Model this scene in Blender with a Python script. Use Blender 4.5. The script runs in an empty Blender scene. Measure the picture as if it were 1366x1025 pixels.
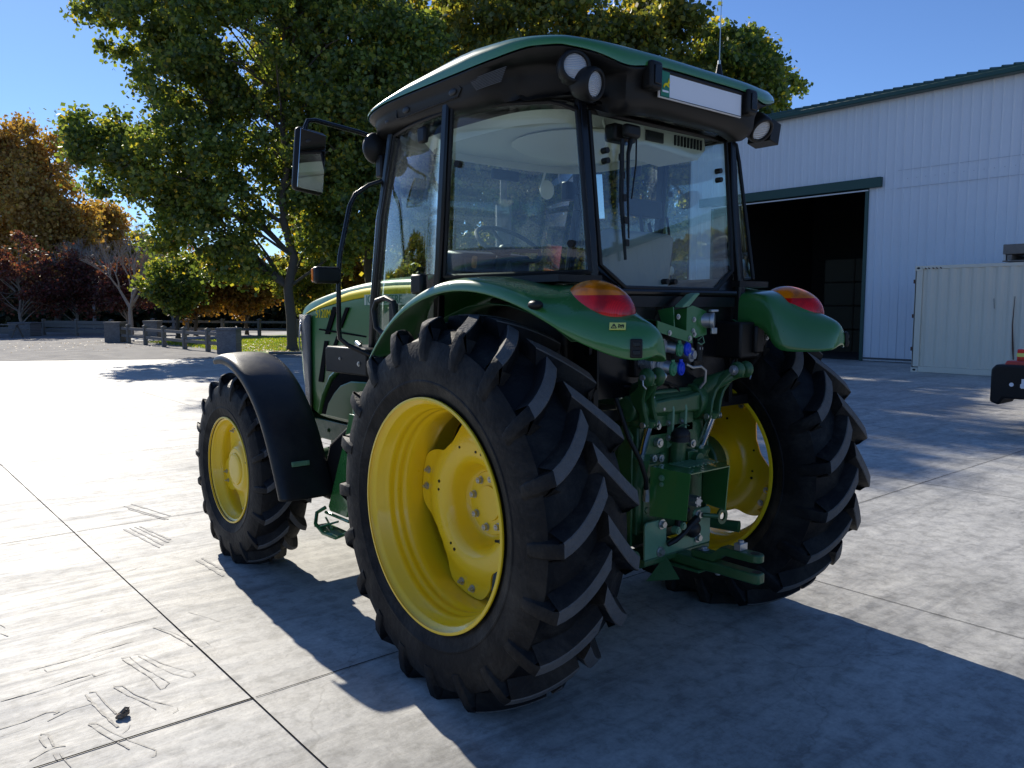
import bpy, bmesh, math, random
import numpy as np
from mathutils import Vector, Matrix
R = math.radians
PI = math.pi
random.seed(7)
scene = bpy.context.scene
COL = scene.collection

# ------------------------------------------------------------------ materials
def mat(name, base, rough=0.5, metal=0.0, spec=0.5, coat=0.0, bump=0.0, bscale=30.0, var=0.0, vscale=4.0, coat_rough=0.05, trans=0.0):
    m = bpy.data.materials.new(name); m.use_nodes = True
    nt = m.node_tree; b = nt.nodes['Principled BSDF']
    b.inputs['Base Color'].default_value = (*base, 1)
    b.inputs['Roughness'].default_value = rough
    b.inputs['Metallic'].default_value = metal
    b.inputs['Specular IOR Level'].default_value = spec
    b.inputs['Coat Weight'].default_value = coat
    b.inputs['Coat Roughness'].default_value = coat_rough
    if var > 0 or bump > 0:
        tc = nt.nodes.new('ShaderNodeTexCoord')
    if var > 0:
        n = nt.nodes.new('ShaderNodeTexNoise'); n.inputs['Scale'].default_value = vscale; n.inputs['Detail'].default_value = 6
        n.inputs['Roughness'].default_value = 0.65
        nt.links.new(tc.outputs['Object'], n.inputs['Vector'])
        mx = nt.nodes.new('ShaderNodeMix'); mx.data_type = 'RGBA'
        mx.inputs[6].default_value = (*[c*(1-var) for c in base], 1)
        mx.inputs[7].default_value = (*[min(1, c*(1+var)) for c in base], 1)
        nt.links.new(n.outputs['Fac'], mx.inputs[0]); nt.links.new(mx.outputs[2], b.inputs['Base Color'])
        mr = nt.nodes.new('ShaderNodeMapRange'); mr.inputs[1].default_value = .3; mr.inputs[2].default_value = .7
        mr.inputs[3].default_value = max(0, rough-.08); mr.inputs[4].default_value = min(1, rough+.1)
        nt.links.new(n.outputs['Fac'], mr.inputs[0]); nt.links.new(mr.outputs[0], b.inputs['Roughness'])
    if bump > 0:
        n2 = nt.nodes.new('ShaderNodeTexNoise'); n2.inputs['Scale'].default_value = bscale; n2.inputs['Detail'].default_value = 5
        nt.links.new(tc.outputs['Object'], n2.inputs['Vector'])
        bp = nt.nodes.new('ShaderNodeBump'); bp.inputs['Strength'].default_value = bump; bp.inputs['Distance'].default_value = 0.01
        nt.links.new(n2.outputs['Fac'], bp.inputs['Height']); nt.links.new(bp.outputs[0], b.inputs['Normal'])
    return m

M = {}
M['green'] = mat('green_paint', (0.028, 0.165, 0.032), .32, coat=.8, coat_rough=.04, var=.10, vscale=2.5)
M['hood_green'] = mat('bonnet_green_paint', (0.030, 0.168, 0.030), .38, coat=.35, coat_rough=.10, spec=.35, var=.08, vscale=2)
M['vent_black'] = mat('vent_black', (0.006, 0.006, 0.007), .8, spec=.05)
M['green_cast'] = mat('green_cast_iron', (0.017, 0.092, 0.022), .42, coat=.25, coat_rough=.25, bump=.25, bscale=60, var=.25, vscale=14)
M['green_light'] = mat('faded_green_paint', (0.13, 0.27, 0.15), .45, var=.25, vscale=18, coat=.2)
M['yellow'] = mat('yellow_paint', (0.97, 0.64, 0.006), .33, coat=.5, coat_rough=.12, var=.07, vscale=5)
M['stripe'] = mat('yellow_decal', (0.80, 0.62, 0.015), .6, spec=.15)
M['rubber'] = mat('tyre_rubber', (0.016, 0.0165, 0.018), .62, spec=.24, bump=.35, bscale=45, var=.45, vscale=9)
M['rubber_worn'] = mat('worn_tread_rubber', (0.115, 0.113, 0.110), .75, spec=.2, bump=.6, bscale=70, var=.35, vscale=22)
M['black'] = mat('black_plastic', (0.007, 0.007, 0.0075), .42, spec=.25, bump=.10, bscale=220)
M['black_gloss'] = mat('black_paint', (0.006, 0.006, 0.007), .25, spec=.35)
M['fender_plastic'] = mat('mudguard_plastic', (0.009, 0.0095, 0.010), .40, spec=.35, bump=.08, bscale=160, var=.15, vscale=6)
M['chrome'] = mat('chrome', (0.75, 0.76, 0.78), .12, metal=1)
M['zinc'] = mat('zinc_bolt', (0.50, 0.50, 0.47), .38, metal=.9, var=.2, vscale=40)
M['alu'] = mat('worn_alloy', (0.45, 0.46, 0.47), .4, metal=.8)
M['lens'] = mat('lamp_lens', (0.72, 0.74, 0.76), .18, spec=.7, coat=.8)
M['red_lens'] = mat('red_lamp_lens', (0.50, 0.004, 0.010), .2, spec=.3, coat=.38, coat_rough=.03)
M['amber_lens'] = mat('amber_lamp_lens', (0.80, 0.19, 0.004), .2, spec=.3, coat=.38, coat_rough=.03)
M['white'] = mat('white_board', (0.80, 0.80, 0.82), .4)
M['decal_green'] = mat('green_decal', (0.01, 0.18, 0.09), .35)
M['warn'] = mat('yellow_warning_decal', (0.72, 0.70, 0.16), .45)
M['ink'] = mat('dark_print', (0.02, 0.02, 0.02), .5)
M['blue_cap'] = mat('blue_dust_cap', (0.008, 0.05, 0.62), .4)
M['green_cap'] = mat('green_dust_cap', (0.05, 0.24, 0.10), .4)
M['beige'] = mat('headliner', (0.72, 0.72, 0.62), .8)
M['seat'] = mat('grey_seat_fabric', (0.30, 0.31, 0.29), .9, bump=.3, bscale=200)
M['mesh_grey'] = mat('grey_grille', (0.085, 0.088, 0.092), .5, bump=.6, bscale=380)
M['wood'] = mat('weathered_wood', (0.20, 0.18, 0.155), .85, var=.3, vscale=9, bump=.4, bscale=40)
M['amber'] = mat('amber_handle', (.45, .2, .05), .5)
M['cream'] = mat('cream_decal', (.55, .62, .45), .5)

def dusty(m, dust=(.30, .27, .21), amt=.35, scale=3.0):
    # settled dust: more on faces that look up, broken up by noise
    nt = m.node_tree; b = nt.nodes['Principled BSDF']; lk = [l for l in nt.links if l.to_socket == b.inputs['Base Color']]
    src = lk[0].from_socket if lk else None; c0 = tuple(b.inputs['Base Color'].default_value)
    for l in lk: nt.links.remove(l)
    ge = nt.nodes.new('ShaderNodeNewGeometry'); sp = nt.nodes.new('ShaderNodeSeparateXYZ'); nt.links.new(ge.outputs['Normal'], sp.inputs[0])
    up = nt.nodes.new('ShaderNodeMapRange'); up.inputs[1].default_value = -.4; up.inputs[2].default_value = 1; up.inputs[3].default_value = .25; up.inputs[4].default_value = 1
    nt.links.new(sp.outputs['Z'], up.inputs[0])
    tc = nt.nodes.new('ShaderNodeTexCoord'); n = nt.nodes.new('ShaderNodeTexNoise'); n.inputs['Scale'].default_value = scale; n.inputs['Detail'].default_value = 9; n.inputs['Roughness'].default_value = .74
    nt.links.new(tc.outputs['Object'], n.inputs['Vector'])
    mr = nt.nodes.new('ShaderNodeMapRange'); mr.inputs[1].default_value = .44; mr.inputs[2].default_value = .72; mr.inputs[3].default_value = .03; mr.inputs[4].default_value = amt
    nt.links.new(n.outputs['Fac'], mr.inputs[0]); mu = nt.nodes.new('ShaderNodeMath'); mu.operation = 'MULTIPLY'; nt.links.new(mr.outputs[0], mu.inputs[0]); nt.links.new(up.outputs[0], mu.inputs[1])
    mx = nt.nodes.new('ShaderNodeMix'); mx.data_type = 'RGBA'; mx.inputs[7].default_value = (*dust, 1)
    if src: nt.links.new(src, mx.inputs[6])
    else: mx.inputs[6].default_value = c0
    nt.links.new(mu.outputs[0], mx.inputs[0]); nt.links.new(mx.outputs[2], b.inputs['Base Color'])
dusty(M['green'], amt=.10, scale=4); dusty(M['green_cast'], amt=.22, scale=9); dusty(M['yellow'], (.34, .27, .14), amt=.22, scale=5); dusty(M['black'], amt=.05, scale=5); dusty(M['fender_plastic'], amt=.10, scale=6); dusty(M['hood_green'], amt=.08, scale=4)
def lens_ribs(m, scale=60):
    nt = m.node_tree; b = nt.nodes['Principled BSDF']
    tc = nt.nodes.new('ShaderNodeTexCoord'); w = nt.nodes.new('ShaderNodeTexWave'); w.bands_direction = 'Z'
    w.inputs['Scale'].default_value = scale
    bp = nt.nodes.new('ShaderNodeBump'); bp.inputs['Strength'].default_value = .8; bp.inputs['Distance'].default_value = .01
    nt.links.new(tc.outputs['Object'], w.inputs['Vector']); nt.links.new(w.outputs['Fac'], bp.inputs['Height'])
    nt.links.new(bp.outputs[0], b.inputs['Normal'])
lens_ribs(M['lens'], 45)

# signal lamp plastic: saturated body under a clear coat, faint vertical flutes
def lamp_plastic(m, a, bcol):
    nt = m.node_tree; b = nt.nodes['Principled BSDF']
    tc = nt.nodes.new('ShaderNodeTexCoord'); w = nt.nodes.new('ShaderNodeTexWave'); w.bands_direction = 'Y'
    w.inputs['Scale'].default_value = 50; w.inputs['Distortion'].default_value = 0
    n = nt.nodes.new('ShaderNodeTexNoise'); n.inputs['Scale'].default_value = 14
    nt.links.new(tc.outputs['Object'], w.inputs['Vector']); nt.links.new(tc.outputs['Object'], n.inputs['Vector'])
    mu = nt.nodes.new('ShaderNodeMath'); mu.operation = 'MULTIPLY'
    nt.links.new(w.outputs['Fac'], mu.inputs[0]); nt.links.new(n.outputs['Fac'], mu.inputs[1])
    mx = nt.nodes.new('ShaderNodeMix'); mx.data_type = 'RGBA'
    mx.inputs[6].default_value = (*a, 1); mx.inputs[7].default_value = (*bcol, 1)
    nt.links.new(mu.outputs[0], mx.inputs[0])
    n2 = nt.nodes.new('ShaderNodeTexNoise'); n2.inputs['Scale'].default_value = 11; n2.inputs['Detail'].default_value = 2; nt.links.new(tc.outputs['Object'], n2.inputs['Vector'])
    mr = nt.nodes.new('ShaderNodeMapRange'); mr.inputs[1].default_value = .34; mr.inputs[2].default_value = .50; mr.inputs[3].default_value = .5; mr.inputs[4].default_value = 1.0; nt.links.new(n2.outputs['Fac'], mr.inputs[0])
    m3 = nt.nodes.new('ShaderNodeMix'); m3.data_type = 'RGBA'; m3.blend_type = 'MULTIPLY'; m3.inputs[0].default_value = 1; nt.links.new(mx.outputs[2], m3.inputs[6]); nt.links.new(mr.outputs[0], m3.inputs[7]); nt.links.new(m3.outputs[2], b.inputs['Base Color'])
lamp_plastic(M['red_lens'], (0.62, .002, .004), (.90, .006, .010))
lamp_plastic(M['amber_lens'], (0.95, .20, .002), (1.0, .30, .006))

def rubber_dust():
    # dust held in the grain of the sidewall
    m = M['rubber']; nt = m.node_tree; b = nt.nodes['Principled BSDF']
    tc = nt.nodes.new('ShaderNodeTexCoord'); n = nt.nodes.new('ShaderNodeTexNoise')
    n.inputs['Scale'].default_value = 3.5; n.inputs['Detail'].default_value = 9; n.inputs['Roughness'].default_value = .75
    n.inputs['Distortion'].default_value = .6
    nt.links.new(tc.outputs['Object'], n.inputs['Vector'])
    cr = nt.nodes.new('ShaderNodeValToRGB'); cr.color_ramp.elements[0].position = .46; cr.color_ramp.elements[1].position = .74
    cr.color_ramp.elements[0].color = (0.0050, 0.0053, 0.0062, 1); cr.color_ramp.elements[1].color = (0.042, 0.039, 0.034, 1)
    nt.links.new(n.outputs['Fac'], cr.inputs[0])
    for l in list(nt.links):
        if l.to_socket == b.inputs['Base Color']: nt.links.remove(l)
    nt.links.new(cr.outputs[0], b.inputs['Base Color'])
rubber_dust()

def glass_mat(name, tint=(.90, .95, .94), ior=1.70, dirt=.002):
    m = bpy.data.materials.new(name); m.use_nodes = True; nt = m.node_tree
    for n in list(nt.nodes): nt.nodes.remove(n)
    out = nt.nodes.new('ShaderNodeOutputMaterial')
    tr = nt.nodes.new('ShaderNodeBsdfTransparent'); tr.inputs[0].default_value = (*tint, 1)
    gl = nt.nodes.new('ShaderNodeBsdfGlossy'); gl.inputs['Roughness'].default_value = 0.0
    gl.inputs[0].default_value = (1, 1, 1, 1)
    f0 = ((ior-1)/(ior+1))**2
    ge = nt.nodes.new('ShaderNodeNewGeometry'); dt = nt.nodes.new('ShaderNodeVectorMath'); dt.operation = 'DOT_PRODUCT'
    nt.links.new(ge.outputs['Normal'], dt.inputs[0]); nt.links.new(ge.outputs['Incoming'], dt.inputs[1])
    def mth(op, a, b=None):
        q = nt.nodes.new('ShaderNodeMath'); q.operation = op
        for i_, v_ in enumerate((a, b)):
            if v_ is None: continue
            if isinstance(v_, (int, float)): q.inputs[i_].default_value = v_
            else: nt.links.new(v_, q.inputs[i_])
        return q.outputs[0]
    ab = mth('ABSOLUTE', dt.outputs['Value']); om = mth('SUBTRACT', 1.0, ab); p5 = mth('POWER', om, 5.0)
    fac = mth('ADD', mth('MULTIPLY', p5, 1-f0), f0)
    mx = nt.nodes.new('ShaderNodeMixShader')
    nt.links.new(fac, mx.inputs[0]); nt.links.new(tr.outputs[0], mx.inputs[1]); nt.links.new(gl.outputs[0], mx.inputs[2])
    df = nt.nodes.new('ShaderNodeBsdfDiffuse'); df.inputs[0].default_value = (.55, .55, .5, 1)
    tc = nt.nodes.new('ShaderNodeTexCoord'); nz = nt.nodes.new('ShaderNodeTexNoise'); nz.inputs['Scale'].default_value = 2.2
    nz.inputs['Detail'].default_value = 7
    nt.links.new(tc.outputs['Object'], nz.inputs['Vector'])
    mu = nt.nodes.new('ShaderNodeMath'); mu.operation = 'MULTIPLY'; mu.inputs[1].default_value = dirt
    nt.links.new(nz.outputs['Fac'], mu.inputs[0])
    m2 = nt.nodes.new('ShaderNodeMixShader'); nt.links.new(mu.outputs[0], m2.inputs[0])
    nt.links.new(mx.outputs[0], m2.inputs[1]); nt.links.new(df.outputs[0], m2.inputs[2])
    nt.links.new(m2.outputs[0], out.inputs[0])
    return m
M['glass'] = glass_mat('tinted_cab_glass')
M['mirror_glass'] = mat('mirror_glass', (.8, .8, .8), .02, metal=1)

# ------------------------------------------------------------------ mesh builder
def V(*a): return Vector(a)
SPLIT = set('hose plate_bolt window_stud rail_bolt bracket_bolt housing_bolt cast_boss disc_hole pin_hole drawbar_bolt armrest vent_slot socket_insert door_hinge board_edge_line valve_plug cover_bolt strip_bolt box_catch chassis_rail panel_seam wheel_house_panel control_lever monitor_unit hydraulic_pipe top_link_bracket arm_clevis vent_bar tread_strip intake_grille door_latch bumper_fitting rust_streak service_flap skid rim_lug hitch_ring lever_bracket lower_link linkage_rod cab_floor front_lamp_pod rear_pillar mud_clod support_arm'.split())
class MB:
    def __init__(s): s.v = []; s.f = []; s.m = []; s.pc = []
    def add(s, vs, fs, mi=0):
        o = len(s.v); s.pc.append((o, len(vs), len(s.f), len(fs))); s.v += [tuple(p) for p in vs]
        for f in fs: s.f.append(tuple(o+i for i in f)); s.m.append(mi)
        return s
    def grid(s, pts, cu=False, cv=False, mi=0):
        nu = len(pts); nv = len(pts[0]); vs = [p for r in pts for p in r]; fs = []
        for i in range(nu if cu else nu-1):
            for j in range(nv if cv else nv-1):
                i2 = (i+1) % nu; j2 = (j+1) % nv
                fs.append((i*nv+j, i2*nv+j, i2*nv+j2, i*nv+j2))
        return s.add(vs, fs, mi)
    def box(s, c, d, rot=None, mi=0):
        c = Vector(c); h = Vector(d)/2; vs = []
        for x in (-1, 1):
            for y in (-1, 1):
                for z in (-1, 1):
                    p = Vector((x*h.x, y*h.y, z*h.z))
                    if rot is not None: p = rot @ p
                    vs.append(c+p)
        return s.add(vs, [(0,1,3,2), (4,6,7,5), (0,4,5,1), (2,3,7,6), (0,2,6,4), (1,5,7,3)], mi)
    def frame(s, d):
        d = Vector(d).normalized(); a = Vector((0,0,1)) if abs(d.z) < .9 else Vector((1,0,0))
        u = d.cross(a).normalized(); return d, u, u.cross(d).normalized()*-1
    def cyl(s, p0, p1, r0, r1=None, n=20, mi=0, caps=True):
        p0 = Vector(p0); p1 = Vector(p1); r1 = r0 if r1 is None else r1
        d, u, w = s.frame(p1-p0); vs = []
        for p, r in ((p0, r0), (p1, r1)):
            for k in range(n):
                a = 2*PI*k/n; vs.append(p+u*(r*math.cos(a))+w*(r*math.sin(a)))
        fs = [(k, (k+1) % n, n+(k+1) % n, n+k) for k in range(n)]
        if caps: fs += [tuple(range(n))[::-1], tuple(range(n, 2*n))]
        return s.add(vs, fs, mi)
    def tube(s, path, r, n=10, mi=0, caps=True):
        path = [Vector(p) for p in path]; rings = []; pu = None
        rr = r if isinstance(r, (list, tuple)) else [r]*len(path)
        for i, p in enumerate(path):
            t = (path[min(i+1, len(path)-1)]-path[max(i-1, 0)]).normalized()
            if pu is None: _, pu, _w = s.frame(t)
            u = (pu - t*pu.dot(t)).normalized(); w = t.cross(u); pu = u
            rings.append([p+u*(rr[i]*math.cos(2*PI*k/n))+w*(rr[i]*math.sin(2*PI*k/n)) for k in range(n)])
        s.grid(rings, cv=True, mi=mi)
        if caps:
            s.add(rings[0], [tuple(range(n))[::-1]], mi); s.add(rings[-1], [tuple(range(n))], mi)
        return s
    def lathe(s, prof, c=(0,0,0), axis='x', sgn=1, n=64, mi=0, closed=False):
        # prof: (t along axis, radius)
        c = Vector(c); rings = []
        for t, r in prof:
            ring = []
            for k in range(n):
                a = 2*PI*k/n; ca, sa = r*math.cos(a), r*math.sin(a); t_ = t*sgn
                ring.append(c+{'x': V(t_, ca, sa), 'y': V(ca, t_, sa), 'z': V(ca, sa, t_)}[axis])
            rings.append(ring)
        return s.grid(rings, cu=closed, cv=True, mi=mi)
    def prism(s, poly, ax, lo, hi, mi=0):
        # poly in the two other axes (in order), extruded along ax
        def P(a, b, t): return {'x': (t, a, b), 'y': (a, t, b), 'z': (a, b, t)}[ax]
        n = len(poly); vs = [P(a, b, lo) for a, b in poly]+[P(a, b, hi) for a, b in poly]
        fs = [(k, (k+1) % n, n+(k+1) % n, n+k) for k in range(n)]+[tuple(range(n))[::-1], tuple(range(n, 2*n))]
        return s.add(vs, fs, mi)
    def ell(s, c, r, nu=12, nv=20, mi=0, rot=None):
        c = Vector(c); rings = []
        for i in range(nu+1):
            a = -PI/2+PI*i/nu
            ring = []
            for k in range(nv):
                b = 2*PI*k/nv; p = Vector((r[0]*math.cos(a)*math.cos(b), r[1]*math.cos(a)*math.sin(b), r[2]*math.sin(a)))
                if rot is not None: p = rot @ p
                ring.append(c+p)
            rings.append(ring)
        return s.grid(rings, cv=True, mi=mi)
    def bolt(s, p, d, r=.012, h=.012, mi=0, washer=True):
        p = Vector(p); d = Vector(d).normalized()
        if washer: s.cyl(p, p+d*h*.3, r*1.45, r*1.45, 14, mi)
        return s.cyl(p, p+d*h, r, r*.95, 6, mi)
    def pieces(s, gap=.004):
        n = len(s.pc); bb = []
        for o, c, _, _ in s.pc:
            P = s.v[o:o+c]; bb.append(([min(p[i] for p in P)-gap for i in range(3)], [max(p[i] for p in P)+gap for i in range(3)]))
        par = list(range(n))
        def find(i):
            while par[i] != i: i = par[i]
            return i
        for i in range(n):
            for j in range(i+1, n):
                if all(bb[i][0][k] <= bb[j][1][k] and bb[j][0][k] <= bb[i][1][k] for k in range(3)): par[find(i)] = find(j)
        groups = {}
        for i in range(n): groups.setdefault(find(i), []).append(i)
        out = []
        for g in groups.values():
            m = MB()
            for i in g:
                o, c, fo, fc = s.pc[i]; q = len(m.v); m.v += s.v[o:o+c]; m.pc.append((q, c, len(m.f), fc))
                for f, mi in zip(s.f[fo:fo+fc], s.m[fo:fo+fc]): m.f.append(tuple(v-o+q for v in f)); m.m.append(mi)
            out.append(m)
        return out
    def build(s, name, mats, parent=None, bevel=0, sharp=35, sub=0, solid=0, smooth=True, seg=2, soff=-1, loc=None):
        if name in SPLIT and len(s.pc) < 400:
            ps = s.pieces()
            if len(ps) > 1: return [p._build(name, mats, parent, bevel, sharp, sub, solid, smooth, seg, soff, loc) for p in ps][0]
        return s._build(name, mats, parent, bevel, sharp, sub, solid, smooth, seg, soff, loc)
    def _build(s, name, mats, parent=None, bevel=0, sharp=35, sub=0, solid=0, smooth=True, seg=2, soff=-1, loc=None):
        me = bpy.data.meshes.new(name); me.from_pydata(s.v, [], s.f)
        if not isinstance(mats, (list, tuple)): mats = [mats]
        for m in mats: me.materials.append(M[m] if isinstance(m, str) else m)
        me.polygons.foreach_set('material_index', s.m)
        bm = bmesh.new(); bm.from_mesh(me); bmesh.ops.remove_doubles(bm, verts=bm.verts, dist=1e-5)
        bmesh.ops.recalc_face_normals(bm, faces=bm.faces); bm.to_mesh(me); bm.free()
        if smooth:
            me.polygons.foreach_set('use_smooth', [True]*len(me.polygons))
            if not sub: me.set_sharp_from_angle(angle=R(sharp))
        me.update()
        o = bpy.data.objects.new(name, me); COL.objects.link(o)
        if parent is not None: o.parent = parent
        if loc is not None: o.location = loc
        if bevel:
            b = o.modifiers.new('bevel', 'BEVEL'); b.width = bevel; b.segments = seg; b.limit_method = 'ANGLE'; b.angle_limit = R(40)
            b.harden_normals = False
        if sub:
            q = o.modifiers.new('sub', 'SUBSURF'); q.levels = sub; q.render_levels = sub
        if solid:
            q = o.modifiers.new('solid', 'SOLIDIFY'); q.thickness = solid; q.offset = soff
        return o
def tag(o, label=None, cat=None, group=None, kind=None):
    if label: o['label'] = label
    if cat: o['category'] = cat
    if group: o['group'] = group
    if kind: o['kind'] = kind
    return o
def empty(name, loc=(0,0,0), rz=0, parent=None):
    o = bpy.data.objects.new(name, None); COL.objects.link(o); o.location = loc; o.rotation_euler = (0,0,rz)
    o.empty_display_size = .2
    if parent is not None: o.parent = parent
    return o
def copy_tree(o, parent=None):
    c = o.copy(); COL.objects.link(c); c.parent = parent
    for ch in [x for x in bpy.data.objects if x.parent == o]: copy_tree(ch, c)
    return c
def lerp_tab(tab, x):
    if x <= tab[0][0]: return tab[0][1]
    for (a, b), (c, d) in zip(tab, tab[1:]):
        if x <= c: return b+(d-b)*(x-a)/(c-a)
    return tab[-1][1]
def text_mesh(name, txt, size, mat_, parent, matrix, extrude=.001):
    cu = bpy.data.curves.new(name, 'FONT'); cu.body = txt; cu.size = size; cu.extrude = extrude
    t = bpy.data.objects.new(name+'_tmp', cu); COL.objects.link(t)
    dg = bpy.context.evaluated_depsgraph_get(); dg.update()
    me = bpy.data.meshes.new_from_object(t.evaluated_get(dg)); bpy.data.objects.remove(t)
    me.name = name; me.transform(matrix); me.materials.clear(); me.materials.append(M[mat_])
    o = bpy.data.objects.new(name, me); COL.objects.link(o); o.parent = parent
    return o
# ------------------------------------------------------------------ the tractor
tractor = empty('tractor')
tag(tractor, 'green farm tractor with yellow wheels and glazed cab parked on the concrete yard', 'tractor')

def make_tyre(o, Rr, Wb, Rt, Rs, Rc, Wt, nl, phase_out, phase_in, parent, loc, zc, sweep, lh, lw, wn=.0):
    """o: +1/-1 outward side. Rr bead radius, Wb bulge half width, Rt crown radius, Rs shoulder radius, Rc casing radius drop"""
    mb = MB()
    H = Rs-Rr; half = [(-.86, Rr-.012), (-.90, Rr+.012), (-.955, Rr+H*.10), (-.995, Rr+H*.20), (-1.012, Rr+H*.215), (-1.015, Rr+H*.235), (-1.004, Rr+H*.25), (-1.02, Rr+H*.36), (-1.012, Rr+H*.50), (-.975, Rr+H*.64), (-.90, Rr+H*.76), (-.80, Rs-lh*1.18), (-.66, Rs-lh*.92), (-.4, Rc+.65*(Rt-lh-Rc)), (0, Rt-lh)]
    prof = [(t*Wb, r) for t, r in half]+[(-t*Wb, r) for t, r in half[-2::-1]]
    prof += [(Wb*.80, Rr-.014), (-Wb*.80, Rr-.014)]
    mb.lathe(prof, axis='x', sgn=o, n=96, closed=True)
    def surf(t, da, h, base):
        # point on the tread at lateral t (fraction of tread half-width), height h above casing
        at = abs(t); rr = Rt+(Rs-Rt)*at**2.2 if at <= 1 else Rs
        return rr
    # lugs
    for side, ph in ((1, phase_out), (-1, phase_in)):
        for k in range(nl):
            a0 = ph+2*PI*k/nl; top = []; N = 7
            secs = []
            for i in range(N+1):
                u = i/N; t = -.03+(1.0+.03)*u
                da = sweep*(1.42*u-.42*u*u)
                w = lw*(1.0+.12*u)
                rt = Rt+(Rs-Rt)*max(t, 0)**2.2
                secs.append((t*Wt, a0+da, rt, w, rt-lh-.012))
            # over the shoulder and down the sidewall
            secs.append((Wt*1.055, a0+sweep*1.02, Rs-.020, lw*1.15, Rs-.030))
            secs.append((Wb*.985, a0+sweep*1.05, Rr+H*.78, lw*1.15, Rr+H*.77))
            secs.append((Wb*1.030, a0+sweep*1.09, Rr+H*.60, lw*1.0, Rr+H*.595))
            secs.append((Wb*1.022, a0+sweep*1.11, Rr+H*.50, lw*.85, Rr+H*.495))
            rings = []
            for i, (x, a, r, w, rb) in enumerate(secs):
                # direction along the lug for widths: offset mostly in angle
                j0 = max(i-1, 0); j1 = min(i+1, len(secs)-1)
                dx = abs(secs[j1][0]-secs[j0][0]); dy = abs(secs[j1][1]-secs[j0][1])*r
                sl = math.hypot(dx, dy)+1e-6; ca = max(dx/sl, .55) if i <= N else 1.0
                wa = w/2/r/ca; flare = lh*.42/r/ca
                if i <= N:
                    pts = [(x, a-wa-flare, rb), (x, a-wa, r-.004), (x, a-wa*.86, r), (x, a+wa*.86, r), (x, a+wa, r-.004), (x, a+wa+flare, rb)]
                else:
                    q = {1: .045, 2: .038, 3: .022, 4: .006}[i-N]*(lh/.055)
                    pts = [(x-q, a-wa-flare*.7, rb), (x, a-wa, r), (x+.002, a-wa*.8, r), (x+.002, a+wa*.8, r), (x, a+wa, r), (x-q, a+wa+flare*.7, rb)]
                ring = []
                for (px, pa, pr) in pts:
                    ring.append(V(o*side*px, pr*math.cos(pa), pr*math.sin(pa)))
                rings.append(ring)
            n = 6
            for i in range(len(rings)-1):
                for j in range(5):
                    mi = 1 if (j in (1, 2, 3) and i < N) else 0
                    mb.add([rings[i][j], rings[i+1][j], rings[i+1][j+1], rings[i][j+1]], [(0, 1, 2, 3)], mi)
            mb.add(rings[0], [tuple(range(6))], 0); mb.add(rings[-1], [tuple(range(6))[::-1]], 0)
    # the weight flattens the tread on the ground
    z0 = -zc+.003; nv = []
    for p in mb.v:
        z = p[2]
        if z < z0: z = z0+(z-z0)*.04
        if z < z0+.12:
            f = max(0, 1-(z-z0)/.12); nv.append((p[0]*(1+.03*f), p[1], max(z, z0)))
        else: nv.append((p[0], p[1], z))
    mb.v = nv
    ob = mb.build('tyre', ['rubber', 'rubber_worn'], parent, sharp=28)
    return ob

def wheel_disc(o, prof, r_pad, r_cut, nlobe, ph0):
    """pressed disc with lobes; prof = (radius, t) pairs from the centre outwards; angles in the y-z plane"""
    mb = MB(); NA = 144
    def rout(a):
        b = ((a-ph0+PI/nlobe) % (2*PI/nlobe))-PI/nlobe
        k = abs(b)/(PI/nlobe); t = min(max((k-.27)/.62, 0), 1); t = t*t*(3-2*t)
        return r_pad+(r_cut-r_pad)*t
    top = None
    for depth in (0, .009):
        rings = []
        for r0, x in prof:
            ring = []
            for k in range(NA):
                a = 2*PI*k/NA; ro = rout(a); r = r0 if r0 < r_cut*.80 else r_cut*.80+(r0-r_cut*.80)*(ro-r_cut*.80)/(r_pad-r_cut*.80)
                ring.append(V(o*(lerp_tab(prof, r)-depth), r*math.cos(a), r*math.sin(a)))
            rings.append(ring)
        mb.grid(rings, cv=True)
        if top is None: top = rings[-1]
        else: mb.grid([top, rings[-1]], cv=True)
    return mb

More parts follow.
